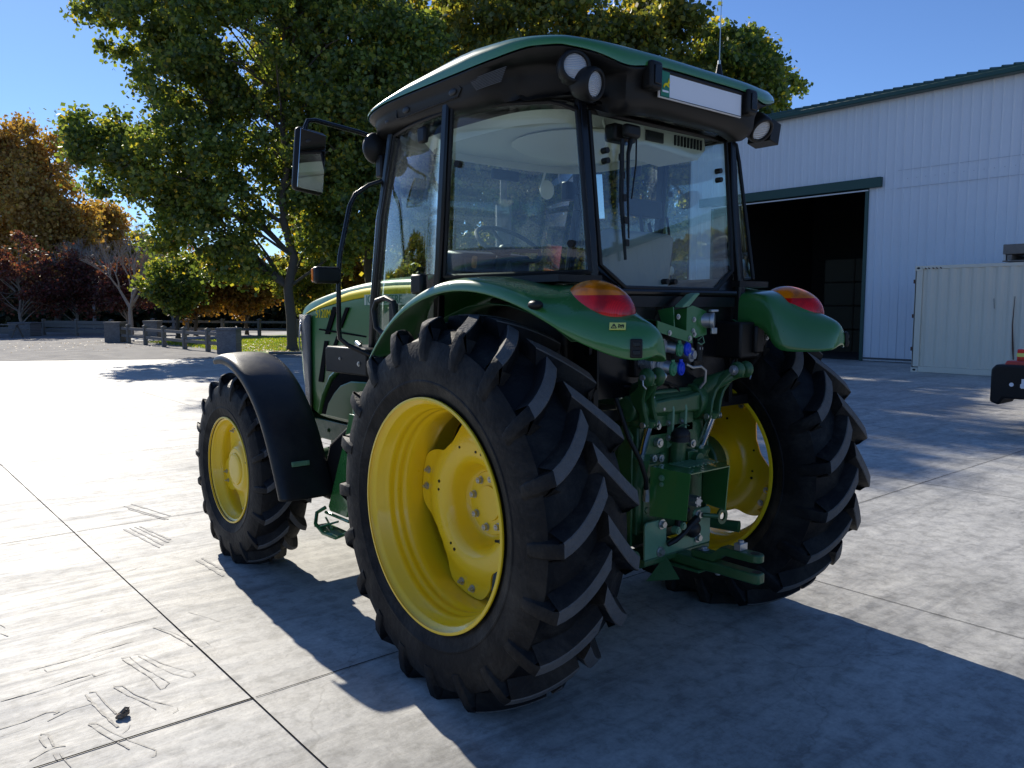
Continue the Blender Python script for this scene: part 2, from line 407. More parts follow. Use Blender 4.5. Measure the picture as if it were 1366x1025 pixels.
def rear_wheel(s):
    hub = (s*.927, 0, .815); o = s
    ph = R(10) if s < 0 else R(24)
    mb = wheel_disc(o, [(.002, -.125), (.08, -.125), (.150, -.125), (.160, -.122), (.172, -.105), (.184, -.070), (.196, -.040), (.210, -.024), (.235, -.012), (.270, -.008), (.300, -.010), (.330, -.018), (.355, -.030), (.380, -.037), (.405, -.037), (.434, -.037)], .434, .312, 4, ph)
    mb.cyl((o*-.125, 0, 0), (o*-.118, 0, 0), .150, .145, 48); mb.cyl((o*-.119, 0, 0), (o*-.108, 0, 0), .083, .080, 48)
    w = mb.build('rear_wheel', 'yellow', tractor, sharp=40, loc=hub)
    # rim
    mb = MB()
    P = [(.231, .508), (.229, .514), (.222, .515), (.212, .508), (.205, .492), (.196, .486), (.160, .480), (.150, .470), (.138, .465), (.126, .465), (.118, .4665), (.110, .465), (.102, .459), (.094, .4565), (.084, .457), (.077, .4585), (.068, .457), (.060, .451), (.050, .447), (.030, .444), (-.060, .444), (-.085, .452), (-.105, .466), (-.120, .478), (-.196, .484), (-.205, .492), (-.214, .508), (-.223, .515), (-.230, .512), (-.231, .505)]
    inner = [(t, r-.007) for t, r in P[::-1]]
    mb.lathe(P+inner, axis='x', sgn=o, n=128, closed=True)
    rim = mb.build('rim', 'yellow', w, sharp=40)
    # clamp pads welded to the rim
    for k in range(4):
        a = ph+k*PI/2; rot = Matrix.Rotation(a, 3, 'X')
        mb = MB()
        mb.box(rot @ V(0, .432, 0)+V(o*-.058, 0, 0), (.012, .030, .145), rot)
        mb.box(rot @ V(0, .405, 0)+V(o*-.052, 0, 0), (.010, .060, .130), rot)
        for d in (-.045, .045):
            mb.box(rot @ V(0, .430, d*1.4)+V(o*-.09, 0, 0), (.06, .03, .008), rot)
        mb.build('rim_lug', 'yellow', w, bevel=.003)
        for d in (-.042, .042):
            mb = MB(); p = rot @ V(0, .392, d)
            mb.bolt(p+V(o*-.037, 0, 0), (o, 0, 0), .013, .016); mb.cyl(p+V(o*-.066, 0, 0), p+V(o*-.013, 0, 0), .007, .007, 12)
            mb.bolt(p+V(o*-.060, 0, 0), (-o, 0, 0), .012, .014)
            mb.build('clamp_bolt', 'zinc', w)
    for k in range(8):
        a = R(56)+k*PI/4; p = V(o*-.118, .118*math.cos(a), .118*math.sin(a))
        mb = MB(); mb.cyl(p, p+V(o*.004, 0, 0), .019, .019, 20); mb.cyl(p+V(o*.004, 0, 0), p+V(o*.022, 0, 0), .0155, .015, 6)
        mb.cyl(p+V(o*.022, 0, 0), p+V(o*.026, 0, 0), .010, .006, 12)
        mb.build('wheel_nut', 'zinc', w)
    # small drilled holes (dark plugs) in the disc
    mb = MB()
    for dg, r, q in ((17, .262, .0075), (8, .258, .006), (72, .275, .006), (-52, .258, .006), (-60, .262, .0075), (107, .262, .0075), (98, .258, .006), (162, .275, .006), (197, .262, .0075), (188, .258, .006)):
        a = R(dg); p = V(o*-.0095, r*math.cos(a), r*math.sin(a)); mb.cyl(p-V(o*.012, 0, 0), p+V(o*.0030, 0, 0), q, q, 14)
    mb.build('disc_hole', 'black', w)
    # valve
    mb = MB(); a = R(181) if s < 0 else R(60); p = V(o*.215, .487*math.cos(a), .487*math.sin(a))
    mb.cyl(p, p+V(o*.012, -.02*math.cos(a), -.02*math.sin(a)), .006, .005, 10); mb.ell(p, (.010, .012, .010), 6, 8)
    mb.build('valve', 'black', w)
    sweep = R(13.6)
    if s < 0: make_tyre(o, .508, .235, .868, .835, .80, .205, 20, R(146.2), R(155.2), w, hub, .815, sweep, .066, .048)
    else: make_tyre(o, .508, .235, .868, .835, .80, .205, 20, R(150.6), R(141.8), w, hub, .815, sweep, .066, .048)
    return w
rwL = rear_wheel(-1); rwR = rear_wheel(1)

def front_wheel(s):
    o = s; hub = (s*.955, 2.46, .627)
    ph = R(-20)
    mb = wheel_disc(o, [(.002, .100), (.130, .100), (.142, .098), (.155, .088), (.170, .074), (.190, .066), (.215, .063), (.240, .062), (.265, .062), (.302, .062)], .302, .195, 4, ph)
    mb.lathe([(.100, .110), (.108, .106), (.112, .096), (.114, .08), (.114, .03), (.114, .002)], sgn=o, n=48)
    w = mb.build('front_wheel', 'yellow', tractor, sharp=40, loc=hub)
    mb = MB()
    P = [(.161, .353), (.159, .358), (.153, .359), (.145, .352), (.138, .340), (.110, .333), (.098, .318), (.084, .312), (.070, .308), (-.06, .308), (-.075, .318), (-.09, .330), (-.138, .338), (-.146, .352), (-.155, .359), (-.161, .352)]
    mb.lathe(P+[(t, r-.006) for t, r in P[::-1]], axis='x', sgn=o, n=112, closed=True)
    mb.build('rim', 'yellow', w, sharp=40)
    for k in range(4):
        a = ph+k*PI/2; rot = Matrix.Rotation(a, 3, 'X'); mb = MB()
        mb.box(rot @ V(0, .296, 0)+V(o*.050, 0, 0), (.012, .028, .110), rot); mb.box(rot @ V(0, .275, 0)+V(o*.0525, 0, 0), (.009, .05, .10), rot)
        mb.build('rim_lug', 'yellow', w, bevel=.003)
        for d in (-.032, .032):
            mb = MB(); p = rot @ V(0, .270, d); mb.bolt(p+V(o*.062, 0, 0), (o, 0, 0), .010, .012); mb.cyl(p+V(o*.07, 0, 0), p+V(o*.086, 0, 0), .006, .006, 10)
            mb.build('clamp_bolt', 'zinc', w)
    mb = MB(); a = R(165); p = V(o*.148, .338*math.cos(a), .338*math.sin(a)); mb.ell(p, (.010, .012, .010), 6, 8); mb.cyl(p, p+V(o*.01, .01, .01), .005, .004, 8)
    mb.build('valve', 'black', w)
    make_tyre(o, .358, .172, .662, .634, .60, .150, 18, R(188 if s < 0 else 180), R(198 if s < 0 else 170), w, hub, .627, R(15), .046, .029)
    return w
fwL = front_wheel(-1); fwR = front_wheel(1)
fwL.rotation_euler = (0, 0, 0); 
# ------------------------------------------------------------------ rear fenders
def snapper(o):
    # point and normal where a ray from a towards b first meets the finished surface
    dg = bpy.context.evaluated_depsgraph_get(); dg.update(); oe = o.evaluated_get(dg)
    def f(a, b):
        ok, loc, nor, _ = oe.ray_cast(a, (b-a).normalized())
        if not ok: return b, (a-b).normalized()
        if nor.dot(b-a) > 0: nor = -nor
        return loc.copy(), nor.copy()
    return f
LIP = [(.80, 1.42, .975), (.74, 1.492, .975), (.58, 1.632, .975), (.39, 1.722, .975), (.20, 1.772, .975), (.03, 1.788, .975), (-.14, 1.776, .972), (-.30, 1.742, .965), (-.44, 1.694, .950), (-.56, 1.632, .925)]
def rear_fender(s):
    st = []
    for y, z, x in LIP:
        k = min(max((y-.3)/.5, 0), 1)
        top = z+.060-.02*k; xi = .52+.10*k; tin = top if y > -.2 else max(top, 1.802)
        st.append((y, [(xi, min(tin-.16, 1.62)), (xi, tin-.03), (xi+.02, tin+.004-.02*(y < .3)), (.70, tin+.008), (.84, top*.6+tin*.4+.006), (x-.035, top-.004), (x-.008, top-.020), (x, z+.018), (x, z)]))
    st += [(-.62, [(.505, 1.50), (.510, 1.66), (.545, 1.725), (.66, 1.755), (.79, 1.730), (.865, 1.700), (.893, 1.672), (.902, 1.622), (.900, 1.592)]),
           (-.70, [(.54, 1.495), (.548, 1.58), (.575, 1.665), (.66, 1.715), (.765, 1.695), (.828, 1.660), (.852, 1.630), (.862, 1.585), (.860, 1.555)]),
           (-.775, [(.57, 1.497), (.578, 1.56), (.600, 1.635), (.67, 1.680), (.740, 1.668), (.792, 1.640), (.812, 1.612), (.820, 1.560), (.818, 1.525)]),
           (-.826, [(.595, 1.500), (.603, 1.55), (.622, 1.615), (.67, 1.656), (.722, 1.650), (.762, 1.624), (.780, 1.598), (.788, 1.552), (.786, 1.514)]),
           (-.854, [(.615, 1.506), (.622, 1.548), (.638, 1.602), (.67, 1.634), (.710, 1.630), (.738, 1.606), (.752, 1.582), (.757, 1.545), (.752, 1.515)]),
           (-.868, [(.635, 1.510), (.640, 1.545), (.650, 1.588), (.674, 1.610), (.702, 1.606), (.720, 1.588), (.730, 1.568), (.732, 1.545), (.722, 1.524)])]
    mb = MB(); mb.grid([[V(s*x, y, z) for x, z in pts] for y, pts in st]); cp = [V(s*x, -.868, z) for x, z in st[-1][1]]
    cc = [V(s*(.685+(abs(p.x)-.685)*.6), -.873, 1.55+(p.z-1.55)*.6) for p in cp]; mb.grid([cp, cc]); mb.add(cc, [tuple(range(9))])
    f = mb.build('rear_fender', 'green', tractor, sub=2, solid=.006, soff=0)
    # rolled stiffening arch inside, and the black inner liner
    mb = MB(); mb.grid([[V(s*x, y*.93, z*1-.055) for x in (.50, .80)] for y, z, _ in LIP[1:]])
    mb.build('arch_liner', 'green_cast', f, solid=.004)
    # lamp pod raised ring + lens: amber upper band, red below
    rot = Matrix.Rotation(R(16), 3, 'X') @ Matrix.Rotation(R(s*12), 3, 'Y')
    c = V(s*.712, -.590, 1.704)
    mb = MB(); mb.ell(c-V(0, -.004, .014), (.126, .186, .080), 14, 32, rot=rot)
    mb.build('lamp_surround', 'green', f)
    mb = MB(); rings = []; NU, NV = 26, 56
    def lensp(a, b):
        x = math.cos(a)*math.cos(b); y = math.cos(a)*math.sin(b); z = math.sin(a)
        sg = lambda q, e: math.copysign(abs(q)**e, q)
        return rot @ V(.110*sg(x, .92), .168*sg(y, .92), .112*z)
    for i in range(NU+1):
        a = -PI/2+PI*i/NU; rings.append([c+lensp(a, 2*PI*k/NV) for k in range(NV)])
    for i in range(NU):
        for k in range(NV):
            q = [rings[i][k], rings[i+1][k], rings[i+1][(k+1) % NV], rings[i][(k+1) % NV]]
            m = sum((p for p in q), V(0, 0, 0))/4
            mb.add(q, [(0, 1, 2, 3)], 0)
    tl_ = mb.build('tail_lamp', ['red_lens', 'amber_lens'], f); bm = bmesh.new(); bm.from_mesh(tl_.data)
    ZC = 1.760
    for co_, no_ in (((0, 0, ZC), (0, 0, 1)), ((0, -.475-.25*1.775/1.0*0, 0), (0, 1, 0)), ((0, -.735, 0), (0, 1, 0))):
        bmesh.ops.bisect_plane(bm, geom=bm.verts[:]+bm.edges[:]+bm.faces[:], plane_co=co_, plane_no=no_, dist=1e-5)
    for fc in bm.faces:
        m = fc.calc_center_median(); fc.smooth = True
        fc.material_index = 1 if (m.z > ZC and m.y > -.735 and m.y < -.475) else 0
    bm.to_mesh(tl_.data); bm.free()
    mb = MB(); rg = []
    for k in range(48):
        b = 2*PI*k/48; rg.append(c+lensp(R(-14), b)*1.012)
    mb.tube(rg+[rg[0]], .0045, 6, caps=False); mb.build('lamp_gasket', 'black', f)
    # marker socket on the tail end
    fv = snapper(f); cx, n = fv(V(-1.0, -1.10, 1.60), V(-.738, -.80, 1.552)) if s < 0 else fv(V(.86, -1.3, 1.58), V(.748, -.84, 1.556))
    u = n.cross(V(0, 0, 1)).normalized(); w = u.cross(n); rot2 = Matrix((u, w, n)).transposed()
    mb = MB(); mb.box(cx+n*.006, (.046, .072, .018), rot2)
    fr = mb.build('lamp_socket', 'black', f, bevel=.005)
    mb = MB()
    for dz in (.016, -.016): mb.box(cx+n*.017+w*dz, (.026, .018, .006), rot2)
    mb.build('socket_insert', 'black_gloss', fr, bevel=.002)
    if s < 0:
        cx, n = fv(V(-1.2, -1.0, 2.0), V(-.775, -.755, 1.618)); u = V(0,0,1).cross(n).normalized(); w = n.cross(u)
        rot3 = Matrix((u, w, n)).transposed()
        mb = MB(); mb.box(cx+n*.004, (.062, .034, .003), rot3, mi=0)
        z = .0065
        # warning triangle and hazard figure in dark print
        P = lambda a, b: cx+n*z+u*a+w*b
        def line(a0, b0, a1, b1, t=.0016):
            p, q = P(a0, b0), P(a1, b1); d = (q-p).normalized(); e = d.cross(n)*t
            mb.add([p-e, q-e, q+e, p+e], [(0, 1, 2, 3)], 1)
        line(-.024, -.011, -.004, -.011); line(-.024, -.011, -.014, .010); line(-.004, -.011, -.014, .010); line(-.014, .004, -.014, -.004); line(-.014, -.0065, -.014, -.0085)
        for i in range(4): line(.003+i*.006, -.011, .005+i*.006, .008-.003*(i % 2), .0014)
        line(.002, .009, .024, -.004); line(.002, -.004, .024, .006)
        mb.build('warning_decal', ['warn', 'ink'], f, smooth=False)
        # side position lamp stub on the lip
        mb = MB(); mb.ell((-.950, -.470, 1.722), (.022, .040, .020), 8, 14); mb.build('side_reflector', 'black', f)
    return f
fL = rear_fender(-1); fR = rear_fender(1)

# ------------------------------------------------------------------ front mudguards
def front_fender(s):
    cy, cz = 2.46, .627
    prof = [(80, .745), (86, .752), (94, .752), (104, .748), (114, .742), (124, .742), (134, .745), (144, .756), (154, .772), (164, .795), (172, .825), (179, .868), (183, .892)]
    rows = []
    for a, r in prof:
        a = R(a); e = (cy+math.cos(a), cz+math.sin(a))
        def P(x, dr): return V(s*x, cy+(r+dr)*math.cos(a), cz+(r+dr)*math.sin(a))
        rows.append([P(1.130, -.034), P(1.138, -.010), P(1.128, .016), P(1.10, .028), P(1.02, .036), P(.96, .038), P(.90, .037), P(.83, .030), P(.795, .014), P(.785, -.012), P(.790, -.030)])
    mb = MB(); mb.grid(rows)
    f = mb.build('front_fender', 'fender_plastic', tractor, sub=2, solid=.005, soff=0)
    # bracket plate with two bolts on the back face
    a = R(171); y0 = cy+.842*math.cos(a)-.020; z0 = cz+.862*math.sin(a)
    rot = Matrix.Rotation(R(-8), 3, 'X'); mb = MB(); mb.box((s*.985, y0-.004, z0+.02), (.115, .008, .030), rot)
    b = mb.build('bracket_strip', 'green_light', f, bevel=.003)
    mb = MB()
    for d in (-.043, .043): mb.bolt((s*.985+d, y0-.008, z0+.02), (0, -1, .1), .008, .008)
    mb.build('strip_bolt', 'green_light', b)
    mb = MB(); mb.tube([(s*.96, cy+.05, 1.34), (s*.96, cy-.02, .95), (s*.78, cy-.04, .68)], .018, 10); mb.tube([(s*.96, cy-.5, 1.16), (s*.86, cy-.25, .9), (s*.74, cy-.06, .70)], .016, 10)
    mb.build('support_arm', 'black', f)
    # raised maker's panel moulded on the crown
    return f
front_fender(-1); front_fender(1)

# ------------------------------------------------------------------ hood
def hood():
    st = [(1.22, .345, 1.915, 1.800), (1.6, .340, 1.925, 1.800), (1.94, .330, 1.912, 1.790), (2.20, .320, 1.890, 1.770), (2.45, .314, 1.860, 1.745), (2.70, .306, 1.822, 1.712), (2.88, .298, 1.788, 1.685), (3.00, .285, 1.757, 1.660), (3.09, .262, 1.722, 1.630), (3.14, .22, 1.690, 1.600)]
    rows = []
    for y, w, zt, zs in st:
        rows.append([V(s*x, y, z) for s, x, z in [(-1, w, .90+(1.9-min(y, 1.9))*0), (-1, w+.006, 1.30), (-1, w, 1.60), (-1, w-.004, zs), (-1, w-.012, zs+(zt-zs)*.50), (-1, w-.030, zs+(zt-zs)*.74), (-1, w-.10, zt-.010), (-1, 0.0, zt+.014), (1, w-.10, zt-.010), (1, w-.030, zs+(zt-zs)*.74), (1, w-.012, zs+(zt-zs)*.50), (1, w-.004, zs), (1, w, 1.60), (1, w+.006, 1.30), (1, w, .90)]])
    for i_ in (-4, -3, -2, -1): rows[i_] = [V(p.x, p.y, max(p.z, {-4: .95, -3: 1.1, -2: 1.35, -1: 1.45}[i_])) for p in rows[i_]]
    # close the nose
    rows.append([V(p.x*.55, 3.145, max(.93, p.z-.02)) for p in rows[-1]]); 
    mb = MB(); mb.grid(rows)
    h = mb.build('hood', 'hood_green', tractor, sub=1, solid=.005, soff=-1)
    for s in (-1, 1):
        # yellow side stripe with a pointed front end
        N = 16; up = []; lo = []
        for i in range(N+1):
            y = 1.24+(2.93-1.24)*i/N
            w = lerp_tab([(a, b) for a, b, _, _ in st], y); zs = lerp_tab([(a, d) for a, _, _, d in st], y); zt = lerp_tab([(a, c) for a, _, c, _ in st], y)
            k = min(1, (2.93-y)/.85)**.8
            z0 = zs-.006; z1 = z0+.058*min(1, k*1.1)*((zt-zs)/.12)**.5
            up.append(V(s*(w-.0095+.0035), y, z1)); lo.append(V(s*(w-.0005+.0035), y, z0-.004*(1-k)))
        mid = [(a+b)/2+V(s*.003, 0, 0) for a, b in zip(up, lo)]
        mb = MB(); mb.grid([up, mid, lo]); mb.build('stripe', 'stripe', h, solid=.002, soff=0)
        # louvred vents, black with cross bars
        def vent(poly):
            x = s*.3245
            mb = MB(); n = len(poly)
            def wy(y): return lerp_tab([(a, b) for a, b, _, _ in st], y)
            vs = [V(s*(wy(y)+.0015), y, z) for y, z in poly]+[V(s*(wy(y)+.010), y, z) for y, z in poly]
            mb.add(vs, [(k, (k+1) % n, n+(k+1) % n, n+k) for k in range(n)]+[tuple(range(n, 2*n))])
            v = mb.build('vent', 'vent_black', h, smooth=False)
        vent([(2.35, 1.57), (2.23, 1.715), (2.18, 1.715), (2.30, 1.57)])
        vent([(2.57, 1.52), (2.43, 1.72), (2.36, 1.72), (2.50, 1.52)])
        vent([(2.47, 1.40), (2.38, 1.51), (2.33, 1.51), (2.42, 1.40)])
        vent([(2.70, 1.16), (2.58, 1.47), (2.52, 1.47), (2.62, 1.16)])
        # engine opening behind the side panel
        mb = MB(); poly = [(2.60, .93), (2.53, 1.05), (2.42, 1.18), (2.28, 1.26), (2.10, 1.30), (1.7, 1.30), (1.7, .93)]
        mb.prism([(y, z) for y, z in poly], 'x', min(s*.322, s*.345), max(s*.322, s*.345)); mb.build('engine_opening', 'vent_black', h, smooth=False)
        mb = MB(); mb.prism([(2.51, .925), (2.46, 1.02), (2.37, 1.10), (2.27, 1.165), (2.12, 1.205), (1.7, 1.22), (1.7, .925)], 'x', min(s*.335, s*.362), max(s*.335, s*.362)); mb.build('engine_side_cover', 'hood_green', h, bevel=.008)
        mb = MB(); mb.tube([(s*.335, 2.64, .93), (s*.335, 2.57, 1.07), (s*.335, 2.45, 1.21), (s*.335, 2.30, 1.29), (s*.335, 2.10, 1.33), (s*.335, 1.7, 1.33)], .018, 8); mb.build('side_panel_rib', 'hood_green', h)
        mb = MB(); mb.box((s*.327, 2.28, 1.535), (.008, .72, .012), Matrix.Rotation(R(3), 3, 'X')); mb.build('panel_seam', 'vent_black', h)
        # headlamp on the nose side
        mb = MB(); mb.grid([[V(s*x, y, z) for x, y, z in r] for r in [[(.262, 3.105, 1.625), (.288, 3.04, 1.635), (.300, 2.97, 1.645)], [(.266, 3.105, 1.55), (.292, 3.05, 1.55), (.302, 3.01, 1.555)], [(.268, 3.10, 1.45), (.292, 3.06, 1.45), (.302, 3.04, 1.46)], [(.262, 3.09, 1.37), (.285, 3.065, 1.38), (.292, 3.055, 1.39)]]])
        mb.build('headlamp', 'lens', h, solid=.006, soff=0)
        # model number
        mt = Matrix.Translation((s*.3125, 2.725 if s < 0 else 2.46, 1.640)) @ Matrix.Rotation(R(-90*1 if s < 0 else 90), 4, 'Z') @ Matrix.Rotation(R(90), 4, 'X')
        text_mesh('model_number', '5120M', .088, 'stripe', h, mt @ Matrix.Shear('XZ', 4, (0, 0)), .0015)
        mb = MB(); mb.box((s*.3475, 1.62, 1.765), (.003, .62, .068)); mb.build('name_plate', 'cream', h, smooth=False)
        mt = Matrix.Translation((s*.350, 1.905 if s < 0 else 1.345, 1.741)) @ Matrix.Rotation(R(-90 if s < 0 else 90), 4, 'Z') @ Matrix.Rotation(R(90), 4, 'X')
        text_mesh('maker_name', 'JOHN DEERE', .078, 'decal_green', h, mt, .0015)
    # wrap-round grille, paler than the body
    mb = MB(); rows = []
    for z in (.86, 1.1, 1.35, 1.60, 1.66):
        k = (1.66-z)/.8
        rows.append([V(x, y-.10*k**.7*(y > 2.85), z) for x, y in [(-.314, 2.80+.02*k), (-.306, 2.93), (-.280, 3.05), (-.20, 3.11), (0, 3.125), (.20, 3.11), (.280, 3.05), (.306, 2.93), (.314, 2.80+.02*k)]])
    mb.grid(rows); mb.build('grille', 'mesh_grey', h, solid=.012, soff=1)
    return h
hood()
# chassis, axle
mb = MB()
for s in (-1, 1): mb.box((s*.27, 2.05, .80), (.045, 1.9, .15))

fr_ = mb.build('chassis_rail', 'green_cast', tractor, bevel=.008)
mb = MB(); mb.box((0, 2.95, .80), (.58, .12, .22)); mb.box((0, 2.1, 1.0), (.40, 1.5, .45)); mb.box((0, 1.9, .62), (.46, 1.6, .30))
mb.build('engine_block', 'green_cast', tractor, bevel=.02)
mb = MB()
for y in (1.7, 2.05, 2.35, 2.6):
    for s in (-1, 1): mb.bolt((s*.2925, y, .80), (s, 0, 0), .013, .012)
mb.build('rail_bolt', 'green_cast', fr_)
mb = MB(); mb.tube([(-.78, 2.46, .627), (-.5, 2.46, .60), (0, 2.46, .62), (.5, 2.46, .60), (.78, 2.46, .627)], [.11, .085, .12, .085, .11], 16)
mb.cyl((-.84, 2.46, .627), (-.70, 2.46, .627), .15, .13); mb.cyl((.70, 2.46, .627), (.84, 2.46, .627), .13, .15); mb.build('front_axle', 'green_cast', tractor)
# transaxle
mb = MB()
mb.box((0, .35, .86), (.46, 1.30, .62)); mb.box((0, 1.2, .80), (.40, .9, .36)); mb.box((0, -.25, .90), (.50, .30, .52)); mb.box((0, -.20, 1.22), (.44, .36, .20))
for s in (-1, 1):
    mb.cyl((s*.20, 0, .815), (s*.42, 0, .815), .22, .17, 28); mb.cyl((s*.42, 0, .815), (s*.80, 0, .815), .125, .115, 28); mb.cyl((s*.70, 0, .815), (s*.80, 0, .815), .16, .165, 28)
mb.build('transaxle', 'green_cast', tractor, bevel=.012)
# ------------------------------------------------------------------ cab
def post(name, pts, w, d, mt='black_gloss', parent=None):
    mb = MB(); rings = []
    for i, p in enumerate(pts):
        p = Vector(p); rings.append([p+V(-w/2, -d/2, 0), p+V(w/2, -d/2, 0), p+V(w/2, d/2, 0), p+V(-w/2, d/2, 0)])
    mb.grid(rings, cv=True); mb.add(rings[0], [(0, 1, 2, 3)]); mb.add(rings[-1], [(0, 1, 2, 3)])
    return mb.build(name, mt, parent or tractor, bevel=.010, seg=3)
cabf = None
for s in (-1, 1):
    post('rear_pillar', [(s*.548, -.300, 2.64), (s*.540, -.332, 2.3), (s*.540, -.365, 2.0), (s*.545, -.388, 1.80), (s*.53, -.36, 1.50)], .050, .040)
    post('door_pillar', [(s*.790, .335, 2.68), (s*.800, .365, 2.25), (s*.795, .415, 1.80), (s*.76, .47, 1.45)], .040, .050)
    post('front_pillar', [(s*.725, .935, 2.66), (s*.735, 1.05, 2.2), (s*.740, 1.13, 1.75), (s*.735, 1.17, 1.45), (s*.70, 1.20, 1.15)], .038, .046)
# window header ring under the roof
mb = MB()
hd = [(-.53, -.33, 2.625), (-.69, -.05, 2.655), (-.775, .25, 2.67), (-.785, .45, 2.68), (-.76, .75, 2.672), (-.725, .95, 2.655), (-.4, 1.06, 2.66), (0, 1.09, 2.66)]
ring = [V(*p) for p in hd]+[V(-p[0], p[1], p[2]) for p in hd[-2::-1]]
rows = [[p+V(0, 0, .05), p+V(0, 0, -.035), p+V(-.06*(1 if p.x > 0 else -1), -.03, -.035)] for p in ring]
mb.grid(rows); mb.tube([(-.53, -.315, 2.62), (0, -.315, 2.625), (.53, -.315, 2.62)], .035, 10)
header = mb.build('window_header', 'black_gloss', tractor, solid=.01)
# rear window: pane with a dark frame, corner chamfers
RW = [(-.500, 2.565), (-.488, 1.90), (-.430, 1.862), (-.334, 1.800), (.334, 1.800), (.430, 1.862), (.488, 1.90), (.500, 2.565)]
def ry(z): return -.305-.100*(2.565-z)
mb = MB(); n = len(RW)
mb.add([V(x, ry(z), z) for x, z in RW]+[V(x, ry(z)+.005, z) for x, z in RW], [tuple(range(n)), tuple(range(n, 2*n))[::-1]]+[(k, (k+1) % n, n+(k+1) % n, n+k) for k in range(n)])
rwin = mb.build('rear_window', 'glass', tractor, smooth=False)
mb = MB(); mb.tube([V(x, ry(z)-.004, z) for x, z in RW+[RW[0]]], .012, 8); mb.build('window_seal', 'black', rwin)
mb = MB()
for x, z in [(-.41, 2.405), (-.41, 2.36), (.425, 2.405), (.425, 2.36), (-.05, 1.835), (.01, 1.835)]:
    mb.cyl((x, ry(z)+.012, z), (x, ry(z)-.020, z), .014, .013, 16)
mb.build('window_stud', 'black', rwin)
# lower rear wall of the cab and chamfer plates
mb = MB(); mb.prism([(-.50, 1.785), (-.50, 1.30), (.50, 1.30), (.50, 1.785)], 'y', -.355, -.335)
for s in (-1, 1): mb.add([V(s*.335, -.372, 1.790), V(s*.53, -.372, 1.790), V(s*.53, -.340, 1.93), V(s*.49, -.340, 1.93)], [(0, 1, 2, 3)])
mb.tube([(-.50, -.385, 1.785), (.50, -.385, 1.785)], .018, 10); mb.box((0, -.375, 1.74), (1.0, .03, .05))
mb.build('cab_rear_wall', 'black_gloss', tractor, smooth=False)
mb = MB()
mb.box((0, .40, 1.22), (1.46, 1.5, .05)); 
for s in (-1, 1):
    mb.box((s*.505, .10, 1.50), (.03, .95, .56)); mb.box((s*.60, .48, 1.815), (.28, .10, .05)); mb.box((s*.64, .02, 1.835), (.26, .86, .03))
mb.build('cab_floor', 'black', tractor)
# quarter windows: bulging between the rear and door pillars
def quarter(s):
    rows = []; N = 12
    for i in range(N+1):
        u = i/N; row = []
        for j in range(7):
            v = j/6; z0 = 2.645-.06*(1-u)+.004; z1 = 1.862; z = z0+(z1-z0)*v
            fade = .035*max(0, 1-v*14)*max(0, 1-u*8)
            xa = .580+.020*v; ya = -.318-.110*v
            xb = .790; yb = .300+.075*v
            x = xa+(xb-xa)*u**.72; y = ya+(yb-ya)*u
            row.append(V(s*x, y, z-fade))
        rows.append(row)
    mb = MB(); mb.grid(rows); q = mb.build('quarter_window', 'glass', tractor, solid=.005, soff=0)
    mb = MB(); edge = rows[0]+[r[-1] for r in rows]+rows[-1][::-1]+[r[0] for r in rows[::-1]]
    mb.tube(edge, .011, 6, caps=False); mb.build('window_seal', 'black', q)
    mb = MB()
    for u_, p in ((0, rows[1][5]), (1, rows[-2][2])):
        d = V(s, -.3, 0).normalized(); mb.cyl(p-d*.004, p+d*.018, .018, .016, 16)
    mb.build('window_stud', 'black', q)
    return q
quarter(-1); quarter(1)
# doors: upper glass down to the step, framed
def door(s):
    a = [(.79, .365, 2.635), (.80, .395, 2.2), (.79, .445, 1.80), (.765, .50, 1.46), (.74, .55, 1.22)]
    b = [(.735, .895, 2.62), (.748, 1.02, 2.2), (.748, 1.10, 1.78), (.735, 1.15, 1.48), (.715, 1.17, 1.22)]
    rows = [[V(s*(p[0]+(q[0]-p[0])*t+.02*math.sin(PI*t)), p[1]+(q[1]-p[1])*t, p[2]+(q[2]-p[2])*t) for t in (0, .2, .4, .6, .8, 1)] for p, q in zip(a, b)]
    mb = MB(); mb.grid(rows); d = mb.build('door_window', 'glass', tractor, solid=.005, soff=0)
    mb = MB(); edge = [r[0] for r in rows]+rows[-1]+[r[-1] for r in rows[::-1]]+rows[0][::-1]
    mb.tube(edge, .010, 6, caps=False); mb.build('window_seal', 'black', d)
    mb = MB(); p = V(s*.80, .58, 1.83); mb.box(p, (.05, .10, .10)); mb.box(V(s*.79, .55, 2.56), (.03, .07, .08))
    mb.build('door_latch', 'black', d, bevel=.012)
    return d
door(-1); door(1)
# windscreen
mb = MB(); rows = []
for z, y, w in ((2.62, 1.0, .70), (2.2, 1.13, .72), (1.75, 1.21, .72), (1.4, 1.26, .71)):
    rows.append([V(w*t, y+.06*(1-t*t), z) for t in (-1, -.6, -.2, .2, .6, 1)])
mb.grid(rows); mb.build('windscreen', 'glass', tractor, solid=.005, soff=0)
# ---- roof
cyr, ax, by, NE = .345, .850, .895, 4.6
def plan(th, k=1.0):
    c, s_ = math.cos(th), math.sin(th)
    return (ax*k*math.copysign(abs(c)**(2/NE), c), cyr+by*k*math.copysign(abs(s_)**(2/(NE if s_ < 0 else 6.5)), s_))
EDG = [(-.55, 2.735), (-.47, 2.755), (-.40, 2.775), (-.27, 2.784), (-.10, 2.775), (.2, 2.768), (.5, 2.765), (.8, 2.756), (1.0, 2.742), (1.24, 2.712)]
TOP = [(-.55, 2.79), (-.40, 2.822), (-.15, 2.850), (.1, 2.862), (.35, 2.850), (.6, 2.822), (.85, 2.785), (1.05, 2.758), (1.24, 2.722)]
def ze(x, y):
    z = lerp_tab(EDG, y)
    if y < -.25: # the edge dips beside the lamps and lifts again over the board
        a = abs(x); z += -.028*math.exp(-((a-.50)/.11)**2)*min(1, (-.25-y)/.2)
    return z
NT = 144
rows = []
